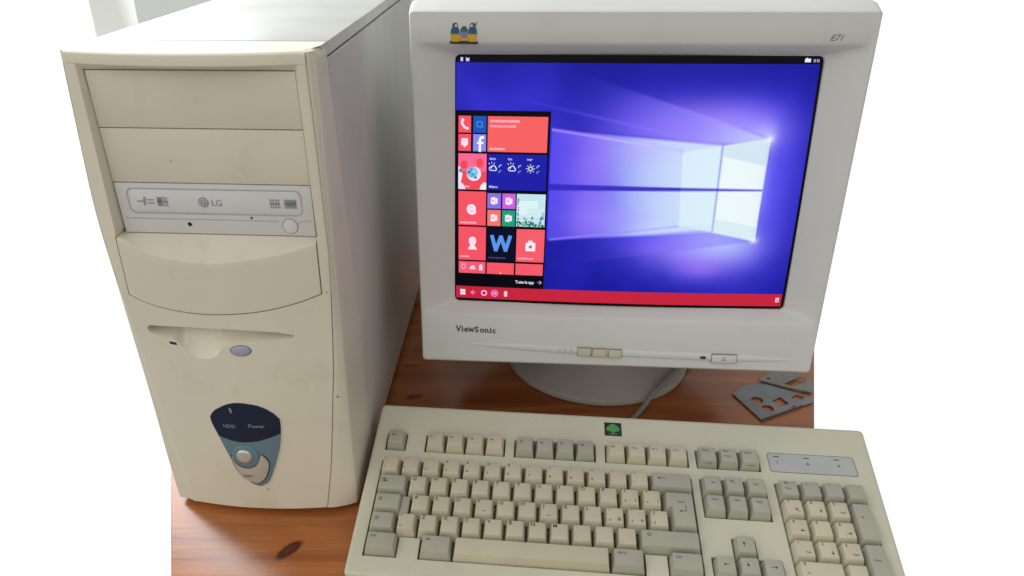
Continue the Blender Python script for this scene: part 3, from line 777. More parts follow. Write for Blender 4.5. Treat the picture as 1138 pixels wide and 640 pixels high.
# picture tile
tile(3, 30, 113.6, 147.6, (250, 104, 150)); tile(3.4, 29.6, 114, 131, (240, 76, 84))
sh(disc2d(8.5, 137, 3.4, 4, 14), (242, 74, 76), .42); sh(disc2d(23.5, 139, 3.6, 4.2, 14), (242, 76, 78), .42)
sh(disc2d(18, 128.6, 6.9, 6.7, 26), (226, 228, 248)); sh(disc2d(16.4, 130, 5.4, 5.2, 20), (132, 190, 226), .6)
for cx, cy, r_, c in ((13.6, 130, 1.5, (60, 108, 168)), (15.4, 132.6, 1.3, (90, 130, 200)), (17, 127.8, 1.6, (70, 150, 200)), (19.6, 125.2, 1.3, (66, 100, 170)), (15.4, 126.6, 1.4, (110, 190, 220)), (18.2, 131, 1.5, (160, 215, 238))): sh(disc2d(cx, cy, r_, r_*.9, 12), c, .72)
sh(poly2d([(3, 136), (5.4, 134), (7, 128), (5.6, 121), (4.4, 116), (3, 114)]), (236, 234, 248)); sh(disc2d(5.4, 131.6, 1.7, 1.9, 12), (70, 130, 190), .62)
sh(poly2d([(3, 119), (7, 119.6), (9.4, 116), (10, 113.8), (3, 113.8)]), (232, 224, 248), .6)
sh(poly2d([(23.6, 113.8), (24.6, 117.6), (27.6, 121), (30, 120), (30, 113.8)]), (250, 236, 250)); scribble(8, 14, 115.6, 1.9, (255, 180, 200), 5)
# weather tile
tile(31.2, 86.8, 113.8, 147.6, (28, 30, 165))
for x, s_ in ((32.6, 'dom'), (50.2, 'lun'), (68, 'mar')):
    sh(at(text2d(s_, 3.3, .05), x, 142.2), (214, 218, 255))
def cloud(x, y):
    c = (232, 236, 255)
    sh(ring2d(x+1.8, y, 1.3, 2.1, 14, 60, 300), c); sh(ring2d(x+4.0, y+.8, 1.6, 2.5, 14, -20, 200), c); sh(ring2d(x+5.6, y-.4, 1.1, 1.8, 12, -120, 90), c); sh(rect2d(x+1.4, x+6, y-2.1, y-1.3), c)
    for a_ in (60, 95, 130): sh(line2d([(x+2.6+3.4*math.cos(R(a_)), y+1.4+3.4*math.sin(R(a_))), (x+2.6+4.8*math.cos(R(a_)), y+1.4+4.8*math.sin(R(a_)))], .55), c)
cloud(32.6, 134); cloud(50.6, 134)
sh(ring2d(71.6, 134.6, 1.3, 2.1, 18), (226, 236, 210))
for a_ in range(0, 360, 45): sh(line2d([(71.6+2.7*math.cos(R(a_)), 134.6+2.7*math.sin(R(a_))), (71.6+4.1*math.cos(R(a_)), 134.6+4.1*math.sin(R(a_)))], .6), (226, 236, 210))
for x in (41.6, 60, 77.4):
    for yy, c in ((136.4, (200, 206, 255)), (131.2, (140, 150, 240))): sh(line2d([(x+.2, yy-1), (x+.9, yy+1)], .8), c); sh(ring2d(x+2, yy+1, .25, .65, 8), c)
sh(at(text2d('Milano', 3.1, .06), 32.6, 115.8), (210, 214, 255))
# third row
tile(3.2, 30, 78.6, 111.8, (246, 84, 99)); sh(at(text2d('e', 19, .8), 11.2, 90), PINKW); scribble(5, 21, 80.2, 2.2, (255, 190, 206), 8)
for xa, xb, ya, yb, c in ((31.4, 44.4, 95.8, 110.6, (134, 116, 226)), (45.8, 58.4, 95.8, 110.6, (208, 96, 226)), (31.6, 44.4, 78.6, 94.4, (248, 118, 112)), (45.8, 58.4, 78.6, 94.4, (28, 160, 124))):
    tile(xa, xb, ya, yb, c); cx, cy = (xa+xb)/2, (ya+yb)/2
    sh(poly2d([(cx-3.2, cy-2.9), (cx+.8, cy-3.7), (cx+.8, cy+3.9), (cx-3.2, cy+3.1)]), (255, 240, 252)); sh(rect2d(cx+1.1, cx+3.3, cy-2.6, cy+2.8), (255, 232, 250)); sh(ring2d(cx-1.1, cy+.2, .5, 1.1, 10), c, .6)
# landscape photo tile
tile(59.6, 87, 78.8, 110.6, (196, 230, 238)); sm.add(rect2d(60.6, 80, 90, 104), (222, 244, 246), .4); sm.add(rect2d(70, 86.6, 88, 97), (208, 236, 240), .42)
r_ = random.Random(4)
for k in range(46):
    x = 60.2+26*r_.random(); yy = 79.6+r_.random()**1.6*8
    sh(disc2d(min(x, 85.8), yy, r_.uniform(.6, 1.5), r_.uniform(.5, 1.6), 8), r_.choice([(40, 120, 90), (24, 96, 80), (70, 150, 110), (60, 110, 150), (120, 180, 160)]), .55)
for k in range(14): sh(disc2d(60.6+r_.random()*1.6, 88+r_.random()*18, .7, .9, 8), (110, 140, 190), .55)
for k in range(8): sh(disc2d(83+r_.random()*2.8, 84+r_.random()*9, .6, .9, 8), (100, 130, 190), .55)
scribble(60.6, 67, 80.4, 2.0, (235, 250, 250), 9)
# fourth row
tile(3.4, 30.4, 43.2, 77, (246, 84, 101)); sh(disc2d(17.2, 62.8, 3.7, 4.4, 20), PINKW); sh(poly2d([(15, 60), (19.4, 60), (19.8, 57.4), (21.6, 55.4), (21.2, 54), (13.2, 54), (12.8, 55.4), (14.8, 57.4)]), PINKW); sh(line2d([(17.2, 61), (18.4, 64)], .6), (250, 190, 210), .6)
scribble(5, 14, 46, 2.1, (255, 180, 200), 10)
tile(31.6, 59.0, 43.2, 76.2, (6, 10, 42)); sh(line2d([(36.4, 68.6), (40.4, 54.2), (45.2, 68.2), (50.0, 54.2), (54.2, 68.6)], 3.6), (92, 150, 232)); scribble(33.4, 50, 45.6, 1.9, (66, 74, 116), 11)
tile(60.4, 87.6, 43.2, 76.2, (246, 94, 105)); sh(poly2d(rr_pts(69.4, 79, 54.4, 63, 1, 3)), (255, 236, 246)); sh(rect2d(72, 76.4, 62.6, 65), (255, 236, 246)); sh(disc2d(74.2, 58.8, 1.7, 1.7, 14), (190, 90, 120), .6)
scribble(62.2, 77, 45.8, 2.0, (255, 186, 204), 12)
tile(3.6, 30.4, 29.4, 41.6, (244, 90, 113)); tile(31.8, 58.8, 29.4, 41.2, (247, 86, 103)); tile(60.4, 87.2, 29.4, 41.2, (247, 90, 109))
sh(ring2d(8.4, 36, 1.6, 2.5, 16), (255, 176, 214)); sh(line2d([(6.2, 38.6), (7.4, 39.6)], .8), (255, 176, 214)); sh(line2d([(9.4, 39.6), (10.6, 38.6)], .8), (255, 176, 214))
sh(disc2d(16.2, 35, 1.6, 1.6, 12), (255, 200, 226)); sh(disc2d(18, 35.8, 2.1, 2.1, 12), (255, 200, 226)); sh(rect2d(14.8, 20.4, 33.4, 35), (255, 200, 226))
sh(rect2d(24, 27.6, 32.8, 38), (255, 214, 230)); sh(rect2d(24.8, 26.8, 37.6, 39), (255, 214, 230)); sh(disc2d(45.6, 30.6, .9, .7, 8), (255, 205, 215))
sh(at(text2d('Tutte le app', 4.3, .07, spacing=.9), 60.4, 20.6), (226, 226, 255))
sh(line2d([(82.6, 22.2), (86.4, 22.2)], .6), (180, 182, 240)); sh(line2d([(84.6, 24), (86.5, 22.2), (84.6, 20.4)], .6), (180, 182, 240))
sm.build('start_menu', screen)
tb = Pic()
tb.add(rect2d(.8, 322.6, 2.6, 15.4), (198, 36, 60), .3)
WHT = (255, 232, 248); PK = (244, 128, 226)
def tsh(vf, c, h=.55): tb.add(vf, c, h, None)
for i, j in ((0, 0), (1, 0), (0, 1), (1, 1)): tsh(poly2d([(5.2+i*2.7, 6.2+j*3.1), (7.6+i*2.7, 5.9+j*3.1), (7.6+i*2.7, 8.8+j*3.1), (5.2+i*2.7, 8.9+j*3.1)]), WHT)
tsh(line2d([(16.4, 8.9), (20.6, 8.9)], .9), (252, 140, 190)); tsh(line2d([(18.4, 11), (16.2, 8.9), (18.4, 6.8)], .9), (252, 140, 190))
tsh(ring2d(29.4, 8.8, 1.9, 3.1, 20), (246, 190, 236)); tsh(ring2d(40, 8.8, 2.5, 3.7, 20), PK); tsh(rect2d(38.4, 41.6, 7.6, 10), (246, 186, 244)); tsh(rect2d(39.4, 40.7, 8.2, 9.4), (150, 50, 130), .7)
tsh(poly2d(rr_pts(49.6, 52.8, 5.8, 11.8, 1.3, 3)), (255, 214, 214)); tsh(rect2d(316.6, 320.2, 7, 11.6), (255, 200, 216)); tsh(rect2d(317.6, 319.4, 8.2, 9.2), (206, 60, 100), .7)
tb.build('task_bar', screen)
sbp = Pic()
sbp.add(rect2d(0, 325, 229, 235.6), (5, 5, 14), .25)
for x in (4.6, 5.8): sbp.add(rect2d(x, x+1.0, 230, 233.4), (210, 214, 250), .5, None)
sbp.add(poly2d([(9.6, 230), (12.6, 230), (12.6, 233.4), (11.4, 232.2), (9.4, 233.6)]), (205, 210, 250), .5, None)
sbp.add(rect2d(309.4, 314.6, 230.6, 233.6), (236, 236, 255), .5, None); sbp.add(rect2d(310.6, 311.8, 233.5, 234.3), (236, 236, 255), .5, None)
for x in (317, 318.2, 320, 321.2): sbp.add(rect2d(x, x+.85, 230.6, 233.2), (170, 160, 226), .5, None)
sbp.build('status_bar', screen)

# chin details
def fd(y): return -15.15
mput = lambda vf, mb, d=-15.25: mb.add([(a, d, c) for a, c in vf[0]], vf[1])
lt_ = MB()
# serif maker name, letter by letter
cur = 2.4; base_y = -27.2; slope = -.022
def ser(x, y, w_=2.1): return rect2d(x-w_/2, x+w_/2, y-.22, y+.28)
lts = [('V', 5.3), ('i', 2.4), ('e', 4.0), ('w', 6.2), ('S', 4.7), ('o', 4.6), ('n', 4.9), ('i', 2.4), ('c', 4.0)]
CAP, XH = 5.9, 4.4
for ch, adv in lts:
    by = base_y+slope*(cur-2.4)
    mput(at(text2d(ch, 8.4, .16), cur, by), lt_)
    if ch == 'V': mput(ser(cur+.8, by+CAP), lt_); mput(ser(cur+4.8, by+CAP), lt_)
    if ch == 'i': mput(ser(cur+1.1, by+.2), lt_); mput(rect2d(cur+.1, cur+1.1, by+XH-.5, by+XH), lt_)
    if ch == 'w': mput(ser(cur+.7, by+XH), lt_); mput(ser(cur+5.7, by+XH), lt_)
    if ch == 'n': mput(ser(cur+1.0, by+.2), lt_); mput(ser(cur+3.9, by+.2), lt_)
    cur += adv*1.06
lt_.build('maker_name', M['ink'], bez, 35, M2W)
e7 = MB(); v2, f2 = text2d('E71', 7.2, -.02, .35); mput(([(a+321.5, c+248.6) for a, c in v2], f2), e7); e7.build('model_mark', M['ink_soft'], bez, 35, M2W)
def chin_btn(xa, xb, m_, ya=None):
    xm = (xa+xb)/2; yc = beady(xm)-.3
    g = MB(); g.box(xa-.4, xb+.4, -17.7, -15, yc-4.5, yc+4.5, .2); g.build('button_surround', M['surround'], monitor, 35, M2W)
    b_ = MB(); b_.box(xa, xb, -18.1, -15, yc-4.2, yc+4.2, .7); return b_.build('menu_button' if m_ is M['mon_btn'] else 'power_button', m_, monitor, 35, M2W)
for xa, xb in ((125.4, 138.4), (140.0, 154.0), (156.4, 168.8)): chin_btn(xa, xb, M['mon_btn'])
st_ = MB(); yq = beady(115)
for xa in (107, 112.5, 118.2): st_.add([(xa, -17.75, yq-4), (xa+.8, -17.75, yq-4), (xa+.8, -17.75, yq+3.4), (xa, -17.75, yq+3.4)], [(0, 1, 2, 3)])
st_.build('glue_residue', M['mon_btn'], bez, 35, M2W)
pb = chin_btn(257.6, 281.4, M['mon'])
tri = MB(); yq = beady(269.5)-.3; v2, f2 = line2d([(267.2, yq-1.5), (271.6, yq-1.5), (269.4, yq+1.9), (267.2, yq-1.5)], .5); tri.add([(a, -18.2, c) for a, c in v2], f2); tri.build('power_mark', M['ink_soft'], pb, 35, M2W)
le = MB(); yq = beady(249); le.box(246.6, 251.6, -17.95, -15, yq-1.3, yq+1.3, .3); le.build('power_light', M['ink'], monitor, 35, M2W)

# bird emblem on the brow
em = MB()
def eput(vf, k, d=-15.2): em.add([(a, d, c) for a, c in vf[0]], vf[1], k)
MAT_E = [M['b_blue'], M['b_teal'], M['b_gold'], M['b_grey'], M['b_lilac'], M['b_brown'], M['mon']]
eput(poly2d([(-3.6, 245), (20.6, 244.6), (21.4, 246.2), (19, 248.2), (-2.4, 248.2), (-3.8, 246.4)]), 5)
def bird(x, flip):
    f_ = lambda pts: poly2d([(x+flip*a, c) for a, c in pts])
    eput(f_([(-3.4, 246.8), (3.2, 246.8), (3.6, 251), (3.2, 254.6), (-3.4, 254.6), (-3.8, 251)]), 2, -15.3)
    eput(f_([(-3.8, 253.4), (3.4, 253.4), (3.5, 256.6), (2.2, 258.6), (-2.2, 258.8), (-3.9, 256.6)]), 0, -15.4)
    eput(f_([(-4.0, 252.6), (-2.8, 253), (3.4, 253), (3.2, 254.2), (-4, 254.2)]), 1, -15.5)
    eput(f_([(-2.6, 258.2), (2.2, 258), (2.5, 260.4), (.9, 262.4), (-1.5, 262.2), (-2.8, 260.4)]), 3, -15.4)
    eput(f_([(-.6, 259), (1.8, 259), (1.6, 260.6), (.2, 261.2)]), 6, -15.5)
bird(1.2, 1); bird(16.2, -1)
eput(disc2d(8.8, 253.4, 3.6, 3.6, 20), 4, -15.5); eput(poly2d([(5.4, 254.6), (12.2, 254.6), (11.6, 257.8), (9.6, 259.8), (7.6, 259.4), (6, 257.6)]), 1, -15.6)
eput(poly2d([(7.2, 256), (10.8, 256), (9.8, 258.6), (8, 258.6)]), 3, -15.7); eput(poly2d([(4.6, 247.4), (12.8, 247.4), (12, 250.4), (5.6, 250.4)]), 2, -15.35)
eput(poly2d([(18.2, 260), (19.6, 263), (20.4, 262.6), (19, 259.6)]), 3, -15.5)
em.build('bird_emblem', MAT_E, bez, 35, M2W)

# ------------------------------------------------------------------ keyboard
KX, KY, KZ, KYAW, KTILT = -96.7, 311.59, 12.56, -6.38, 12.92
kr = rotz(KYAW); ck, sk = math.cos(R(KTILT)), math.sin(R(KTILT))
def K2W(x, y, z):
    a, b_ = kr(x, y*ck-z*sk); return (KX+a, KY+b_, KZ+y*sk+z*ck)
kb = thing('keyboard', 'yellowed cream full size keyboard with grey side keys and green tree emblem', 'keyboard', (KX, KY, 0), KYAW)
U, V = 19.05, 20.5
GF, GN, GM = .64, .40, .88
yF = 5+GF
NX = 15+GN; PX = 15+GM+3
rects = [(0, 1.5, 0, 1), (2.5, 12.5, 0, 1), (13.5, 15, 0, 1), (0, 15, 1, 5),
         (0, 1, yF, yF+1), (2, 6, yF, yF+1), (6.5, 10.5, yF, yF+1), (11, 15, yF, yF+1), (NX, NX+3, yF, yF+1),
         (NX, NX+3, 3, 5), (NX, NX+3, 0, 1), (NX+1, NX+2, 1, 2), (PX, PX+4, 0, 5)]
mg = .55
def hrect(q):
    x0_, x1_, y0_, y1_ = q; return (x0_*U-mg, x1_*U+mg, y0_*V-mg, y1_*V+mg)
H_ = [hrect(q) for q in rects]
# neighbours that touch must join: stretch the lower row of the main block up into it
H_ = [(a, b_, c, d_+2*mg if (q[2] == 0 and q[0] < 15) or q[2:] == (0, 1) and q[0] == NX else d_) for (a, b_, c, d_), q in zip(H_, rects)]
L0, R0, F0, B0 = -13.2, 451.0, -19.5, 174.5
ins_ = 4.0
xs_ = sorted({L0+ins_, R0-ins_, *[h[0] for h in H_], *[h[1] for h in H_]}); ys_ = sorted({F0+ins_, B0-ins_, *[h[2] for h in H_], *[h[3] for h in H_]})
def dedupe(a):
    o = [a[0]]
    for v in a[1:]:
        if v-o[-1] > .01: o.append(v)
    return o
xs_ = dedupe(xs_); ys_ = dedupe(ys_)
inh = lambda x, y: any(h[0] < x < h[1] and h[2] < y < h[3] for h in H_)
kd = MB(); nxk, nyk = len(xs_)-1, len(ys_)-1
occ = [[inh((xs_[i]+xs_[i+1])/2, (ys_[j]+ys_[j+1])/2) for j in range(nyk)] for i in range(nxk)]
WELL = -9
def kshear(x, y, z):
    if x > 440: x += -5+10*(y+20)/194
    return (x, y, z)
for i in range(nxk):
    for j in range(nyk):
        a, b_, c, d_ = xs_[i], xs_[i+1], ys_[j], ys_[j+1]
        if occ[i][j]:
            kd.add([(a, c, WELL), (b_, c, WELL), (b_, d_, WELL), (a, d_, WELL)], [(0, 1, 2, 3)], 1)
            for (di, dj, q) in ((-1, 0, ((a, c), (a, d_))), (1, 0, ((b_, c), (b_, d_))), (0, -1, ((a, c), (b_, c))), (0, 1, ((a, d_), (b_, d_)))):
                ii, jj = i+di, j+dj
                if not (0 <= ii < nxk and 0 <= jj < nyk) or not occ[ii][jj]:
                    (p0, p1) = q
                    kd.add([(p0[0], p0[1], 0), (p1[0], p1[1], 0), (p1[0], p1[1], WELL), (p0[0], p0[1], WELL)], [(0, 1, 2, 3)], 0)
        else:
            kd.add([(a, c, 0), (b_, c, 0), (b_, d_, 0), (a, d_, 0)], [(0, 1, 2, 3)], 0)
def kloop(inset, z, r_, dy=0): return [(x, y, zz) for x, zz, y in rloop(L0+inset, R0-inset, F0+inset+dy, B0-inset, r_, z, 5, 16)]
body = [kloop(ins_, 0, .6), kloop(2.4, -.25, 3), kloop(1.0, -1.1, 4.2), kloop(.25, -2.6, 5), kloop(0, -4.5, 5.2), kloop(.4, -7.0, 5.2), kloop(1.6, -8.6, 5)]
# bottom half follows the underside: thin at the front, thicker at the back
def under(q, dz): x, y, z = q; return (x, y, -8.9-dz*(.05+.95*(y-F0)/(B0-F0)))
body.append([under(q, 0) for q in body[-1]]); body.append([under(q, 15) for q in kloop(2.4, 0, 5)])
kd.grid(body, closed=True); kd.add(body[-1], [tuple(range(len(body[-1])))])
kd.xf(kshear)
kbody = kd.build('keyboard_body', [M['deck'], M['well_shade']], kb, 30, K2W)
# folding feet under the back edge and pads under the front
def foot(x, y, zl, w_=22):
    f = MB(); a = [K2W(x-w_/2, y-4, zl), K2W(x+w_/2, y-4, zl), K2W(x+w_/2, y+4, zl), K2W(x-w_/2, y+4, zl)]
    lo_ = [(q[0], q[1]+3, 0) for q in a]
    f.add(a+lo_, [(0, 1, 2, 3), (7, 6, 5, 4)]+[(i, (i+1) % 4, (i+1) % 4+4, i+4) for i in range(4)]); f.build('foot', M['deck'], kb, 35)
foot(40, 150, -15); foot(400, 150, -15); foot(40, -10, -8.9); foot(400, -10, -8.9)

def keycap(x, y, w_=1, h_=1, grey=False, legend=(), z=8.2, poly=None, tilt=0.):
    """x, y in key units from the main block's lower left corner; legend: (text or strokes, fx, fy, size)"""
    mb = MB(); gap = .6
    a, b_, c, d_ = x*U+gap, (x+w_)*U-gap, y*V+gap, (y+h_)*V-gap
    bm = bmesh.new()
    ti, tf_, tb_ = 2.0, 3.4, .9
    if poly is None:
        lo_ = [(a, c), (b_, c), (b_, d_), (a, d_)]; hi_ = [(a+ti, c+tf_), (b_-ti, c+tf_), (b_-ti, d_-tb_), (a+ti, d_-tb_)]
    else: lo_, hi_ = poly
    jz = random.uniform(-.25, .25)
    zt_ = lambda px, py: z+jz+tilt*(py-(c+d_)/2)
    v0 = [bm.verts.new((px, py, -4)) for px, py in lo_]; v1 = [bm.verts.new((px, py, zt_(px, py))) for px, py in hi_]
    n_ = len(lo_)
    bm.faces.new(v1); bm.faces.new(v0[::-1])
    for i in range(n_): bm.faces.new((v0[i], v0[(i+1) % n_], v1[(i+1) % n_], v1[i]))
    ed = [e for e in bm.edges if not (e.verts[0] in v0 and e.verts[1] in v0)]
    bmesh.ops.bevel(bm, geom=ed, offset=.9, segments=3, profile=.5, affect='EDGES')
    mb.bm(bm)
    # printed legend lies 0.06 mm above the cap's top
    xa, xb, ya, yb_ = a+ti+.8, b_-ti-.8, c+tf_+.8, d_-tb_-.6
    for lg in legend:
        vf, fx, fy = lg
        xs2 = [q[0] for q in vf[0]]; ys2 = [q[1] for q in vf[0]]
        wl, hl = max(xs2)-min(xs2), max(ys2)-min(ys2)
        ox = xa+(xb-xa-wl)*fx-min(xs2); oy = ya+(yb_-ya-hl)*fy-min(ys2)
        mb.add([(q[0]+ox, q[1]+oy, zt_(q[0]+ox, q[1]+oy)+.06) for q in vf[0]], vf[1], 1)
    k = mb.build('key', [M['key_grey'] if grey else M['key_cream'], M['ink']], kb, 50, K2W)
    return k
Tx = lambda s, sz=3.9, b_=.04: text2d(s, sz, b_)
def L1(s): return [(Tx(s, 5.2, .02 if s in 'MW' else .07), .05, .98)]
def L2(up_, dn): return [(Tx(up_, 3.9), .08, .98), (Tx(dn, 3.9), .08, .05)]
def L3(up_, dn, rt_): return [(Tx(up_, 3.6), .08, .98), (Tx(dn, 3.6), .08, .05), (Tx(rt_, 3.6), .9, .1)]
def LS(*ls, sz=2.7): return [(Tx(s, sz, .03), .1, .95-.42*i) for i, s in enumerate(ls)]
def arrow(ang, l=5, hw=1.5, lw=.5):
    r_ = rotz(ang); v, f = line2d([(0, 0), (l, 0)], lw); n_ = len(v); v = v+[(l+.4, 0), (l-1.8, hw*.8), (l-1.8, -hw*.8)]; f = f+[(n_, n_+1, n_+2)]
    return [r_(*q) for q in v], f
def merge(*vfs):
    V_ = []; F_ = []
    for v, f in vfs: o = len(V_); V_ += v; F_ += [tuple(i+o for i in q) for q in f]
    return V_, F_
def mv(vf, dx, dy): return [(q[0]+dx, q[1]+dy) for q in vf[0]], vf[1]
home = merge(arrow(135, 4.5), ([(0, 0)], []))
shift_ = line2d([(0, 0), (1.8, 1.9), (3.6, 0), (2.5, 0), (2.5, -1.6), (1.1, -1.6), (1.1, 0), (0, 0)], .4)
tabm = merge(mv(arrow(180, 4.2), 5.2, 2.2), line2d([(.2, 1.2), (.2, 3.2)], .5), arrow(0, 4.2), line2d([(5.2, -1), (5.2, 1)], .5))
capm = merge(line2d([(0, 0), (1.7, 1.8), (3.4, 0), (2.4, 0), (2.4, -1.6), (1, -1.6), (1, 0), (0, 0)], .4), Tx('A', 2.0))
# function row
keycap(0, yF, grey=True, legend=[(Tx('Esc', 3.4), .2, .6)], tilt=-.03)
for i in range(12):
    x = (2, 6.5, 11)[i//4]+i % 4
    keycap(x, yF, grey=(4 <= i < 8), legend=[(Tx('F%d' % (i+1), 3.5), .15, .62)], tilt=-.03)
keycap(NX, yF, grey=True, legend=[(Tx('Stamp', 2.7), .2, .8), (Tx('R sist', 2.5), .4, -.55)], tilt=-.03)
keycap(NX+1, yF, grey=True, legend=[(Tx('Bloc', 2.7), .2, .85), (Tx('Scorr', 2.7), .3, .35)], tilt=-.03)
keycap(NX+2, yF, grey=True, legend=[(Tx('Pausa', 2.7), .2, .8), (Tx('Interr', 2.5), .4, -.5)], tilt=-.03)
# number row
for i, (u_, d_) in enumerate([('|', '\\'), ('!', '1'), ('"', '2'), ('£', '3'), ('$', '4'), ('%', '5'), ('&', '6'), ('/', '7'), ('(', '8'), (')', '9'), ('=', '0'), ('?', "'"), ('^', 'ì')]):
    keycap(i, 4, legend=L2(u_, d_), z=8.6, tilt=-.03)
keycap(13, 4, 2, grey=True, legend=[(arrow(180, 8), .12, .62)], z=8.6, tilt=-.03)
# Q row
keycap(0, 3, 1.5, grey=True, legend=[(tabm, .08, .6)], z=8)
for i, ch in enumerate('QWERTYUIOP'): keycap(1.5+i, 3, legend=L1(ch), z=8)
keycap(11.5, 3, legend=L3('é', 'è', '['), z=8); keycap(12.5, 3, legend=L3('*', '+', ']'), z=8)
# ISO enter: inverted L over two rows
g = .5
ex0, ex1, em_, ey0, ey1, ey2 = 13.5*U+g, 15*U-g, 13.75*U+g, 2*V+g, 3*V+g, 4*V-g
lo_ = [(em_, ey0), (ex1, ey0), (ex1, ey2), (ex0, ey2), (ex0, ey1), (em_, ey1)]
hi_ = [(em_+2.5, ey0+4.3), (ex1-2.5, ey0+4.3), (ex1-2.5, ey2-1.3), (ex0+2.5, ey2-1.3), (ex0+2.5, ey1+3.6), (em_+2.5, ey1+3.6)]
ent = merge(line2d([(9, 6), (9, 0)], .55), mv(arrow(180, 5.5), 9, 0), mv(Tx('Invio', 2.7), 3, 8.6))
keycap(13.5, 2, 1.5, 2, grey=True, legend=[(ent, .6, .62)], z=7.9, poly=(lo_, hi_))
# A row, caps lock with its step
ck_lo = [(.5, 2*V+g), (1.75*U-g, 2*V+g), (1.75*U-g, 3*V-g), (.5, 3*V-g)]
keycap(0, 2, 1.4, grey=True, legend=[(capm, .12, .62)], z=7.6)
stp = MB(); stp.box(1.4*U-1.5, 1.75*U-g, 2*V+g+.6, 3*V-g-.3, -4, 3.4, .9, seg=3); stp.build('caps_step', M['key_grey'], kb, 50, K2W)
for i, ch in enumerate('ASDFGHJKL'):
    lg = L1(ch)
    if ch in 'FJ': lg = lg+[(rect2d(0, 3.6, 0, .55), .5, .12)]
    keycap(1.75+i, 2, legend=lg, z=7.6)
keycap(10.75, 2, legend=L3('ç', 'ò', '@'), z=7.6); keycap(11.75, 2, legend=L3('°', 'à', '#'), z=7.6); keycap(12.75, 2, legend=L2('§', 'ù'), z=7.6)
# Z row
keycap(0, 1, 1.25, grey=True, legend=[(shift_, .15, .62)], z=7.8, tilt=.02)
keycap(1.25, 1, legend=L2('>', '<'), z=7.8, tilt=.02)
for i, ch in enumerate('ZXCVBNM'): keycap(2.25+i, 1, legend=L1(ch), z=7.8, tilt=.02)
for i, (u_, d_) in enumerate([(';', ','), (':', '.'), ('_', '-')]): keycap(9.25+i, 1, legend=L2(u_, d_), z=7.8, tilt=.02)
keycap(12.25, 1, 2.75, grey=True, legend=[(shift_, .08, .8)], z=7.8, tilt=.02)
# bottom row
keycap(0, 0, 1.5, grey=True, legend=[(Tx('Ctrl', 2.9), .1, .8)], z=7.8, tilt=.03); keycap(2.5, 0, 1.5, grey=True, legend=[(Tx('Alt', 2.9), .12, .8)], z=7.8, tilt=.03)
keycap(4, 0, 7, z=7.6, tilt=.03); keycap(11, 0, 1.5, grey=True, legend=[(Tx('Alt Gr', 2.9), .12, .8)], z=7.8, tilt=.03); keycap(13.5, 0, 1.5, grey=True, legend=[(Tx('Ctrl', 2.9), .12, .8)], z=7.8, tilt=.03)
# navigation and arrows
keycap(NX, 4, grey=True, legend=[(Tx('Ins', 2.9), .5, .5)], z=8.6, tilt=-.03); keycap(NX+1, 4, grey=True, legend=[(home, .3, .7)], z=8.6, tilt=-.03); keycap(NX+2, 4, grey=True, legend=[(Tx('Pag↑', 2.7), .5, .55)], z=8.6, tilt=-.03)
keycap(NX, 3, grey=True, legend=[(Tx('Canc', 2.8), .4, .75)], z=8); keycap(NX+1, 3, grey=True, legend=[(Tx('Fine', 2.8), .4, .75)], z=8); keycap(NX+2, 3, grey=True, legend=[(Tx('Pag↓', 2.8), .4, .75)], z=8)
keycap(NX+1, 1, grey=True, legend=[(arrow(90, 4), .3, .5)], z=7.8); keycap(NX, 0, grey=True, legend=[(arrow(180, 5), .5, .5)], z=7.8); keycap(NX+1, 0, grey=True, legend=[(arrow(-90, 4), .3, .6)], z=7.8); keycap(NX+2, 0, grey=True, legend=[(arrow(0, 5), .5, .5)], z=7.8)
# number pad
keycap(PX, 4, grey=True, legend=[(Tx('Bloc', 2.7), .3, .9), (Tx('Num', 2.7), .3, .4)], z=8.6, tilt=-.03)
for i, s_ in enumerate('/*-'): keycap(PX+1+i, 4, grey=True, legend=[(Tx(s_, 4.2), .15, .9)], z=8.6, tilt=-.03)
pad = [('7', home), ('8', arrow(90, 3.4)), ('9', Tx('Pag↑', 2.4)), ('4', arrow(180, 3.8)), ('5', None), ('6', arrow(0, 3.8)), ('1', Tx('Fine', 2.4)), ('2', arrow(-90, 3.4)), ('3', Tx('Pag↓', 2.4))]
for i, (n_, a_) in enumerate(pad):
    lg = [(Tx(n_, 4.0, .05), .1, .98)]
    if a_: lg.append((a_, .75, .18))
    keycap(PX+i % 3, 3-i//3, legend=lg, z=8-.1*(i//3))
keycap(PX, 0, 2, legend=[(Tx('0', 4.0, .05), .05, .98), (Tx('Ins', 2.5), .1, .25)], z=7.8, tilt=.02)
keycap(PX+2, 0, legend=[(Tx('.', 4.2, .05), .12, .9), (Tx('Canc', 2.3), .5, .15)], z=7.8, tilt=.02)
keycap(PX+3, 2, 1, 2, grey=True, legend=[(Tx('+', 4.6), .3, .62)], z=7.9); keycap(PX+3, 0, 1, 2, grey=True, legend=[(Tx('Invio', 2.8), .3, .6)], z=7.8)

# indicator panel
def kflat(vf, z): return [(a, b_, z) for a, b_ in vf[0]], vf[1]
ipo = rr_pts(359, 437, 116.2, 139, 3); ipi = rr_pts(359.7, 436.3, 116.9, 138.3, 2.6)
ip = MB(); ip.grid([[(a, b_, .06) for a, b_ in ipo], [(a, b_, .06) for a, b_ in ipi]], 1, closed=True)
hi_ = [(a, b_, .12) for a, b_ in ipi]; ip.add(hi_, [tuple(range(len(hi_)))], 0)
for x, s_, u_ in ((366, '1', 'Num'), (393, 'A', 'Caps'), (420, '↓', 'Scroll')):
    ip.add([(q[0]+x, q[1]+126.2, .2) for q in Tx(s_, 4.6, .06)[0]], Tx(s_, 4.6, .06)[1], 2)
    ip.add([(a, b_, .2) for a, b_ in rect2d(x-1.2, x+3.8, 134.0, 135.0)[0]], [(0, 1, 2, 3)], 2)
ip.build('indicator_panel', [M['panel'], M['ink_soft'], M['ink']], kb, 35, K2W)
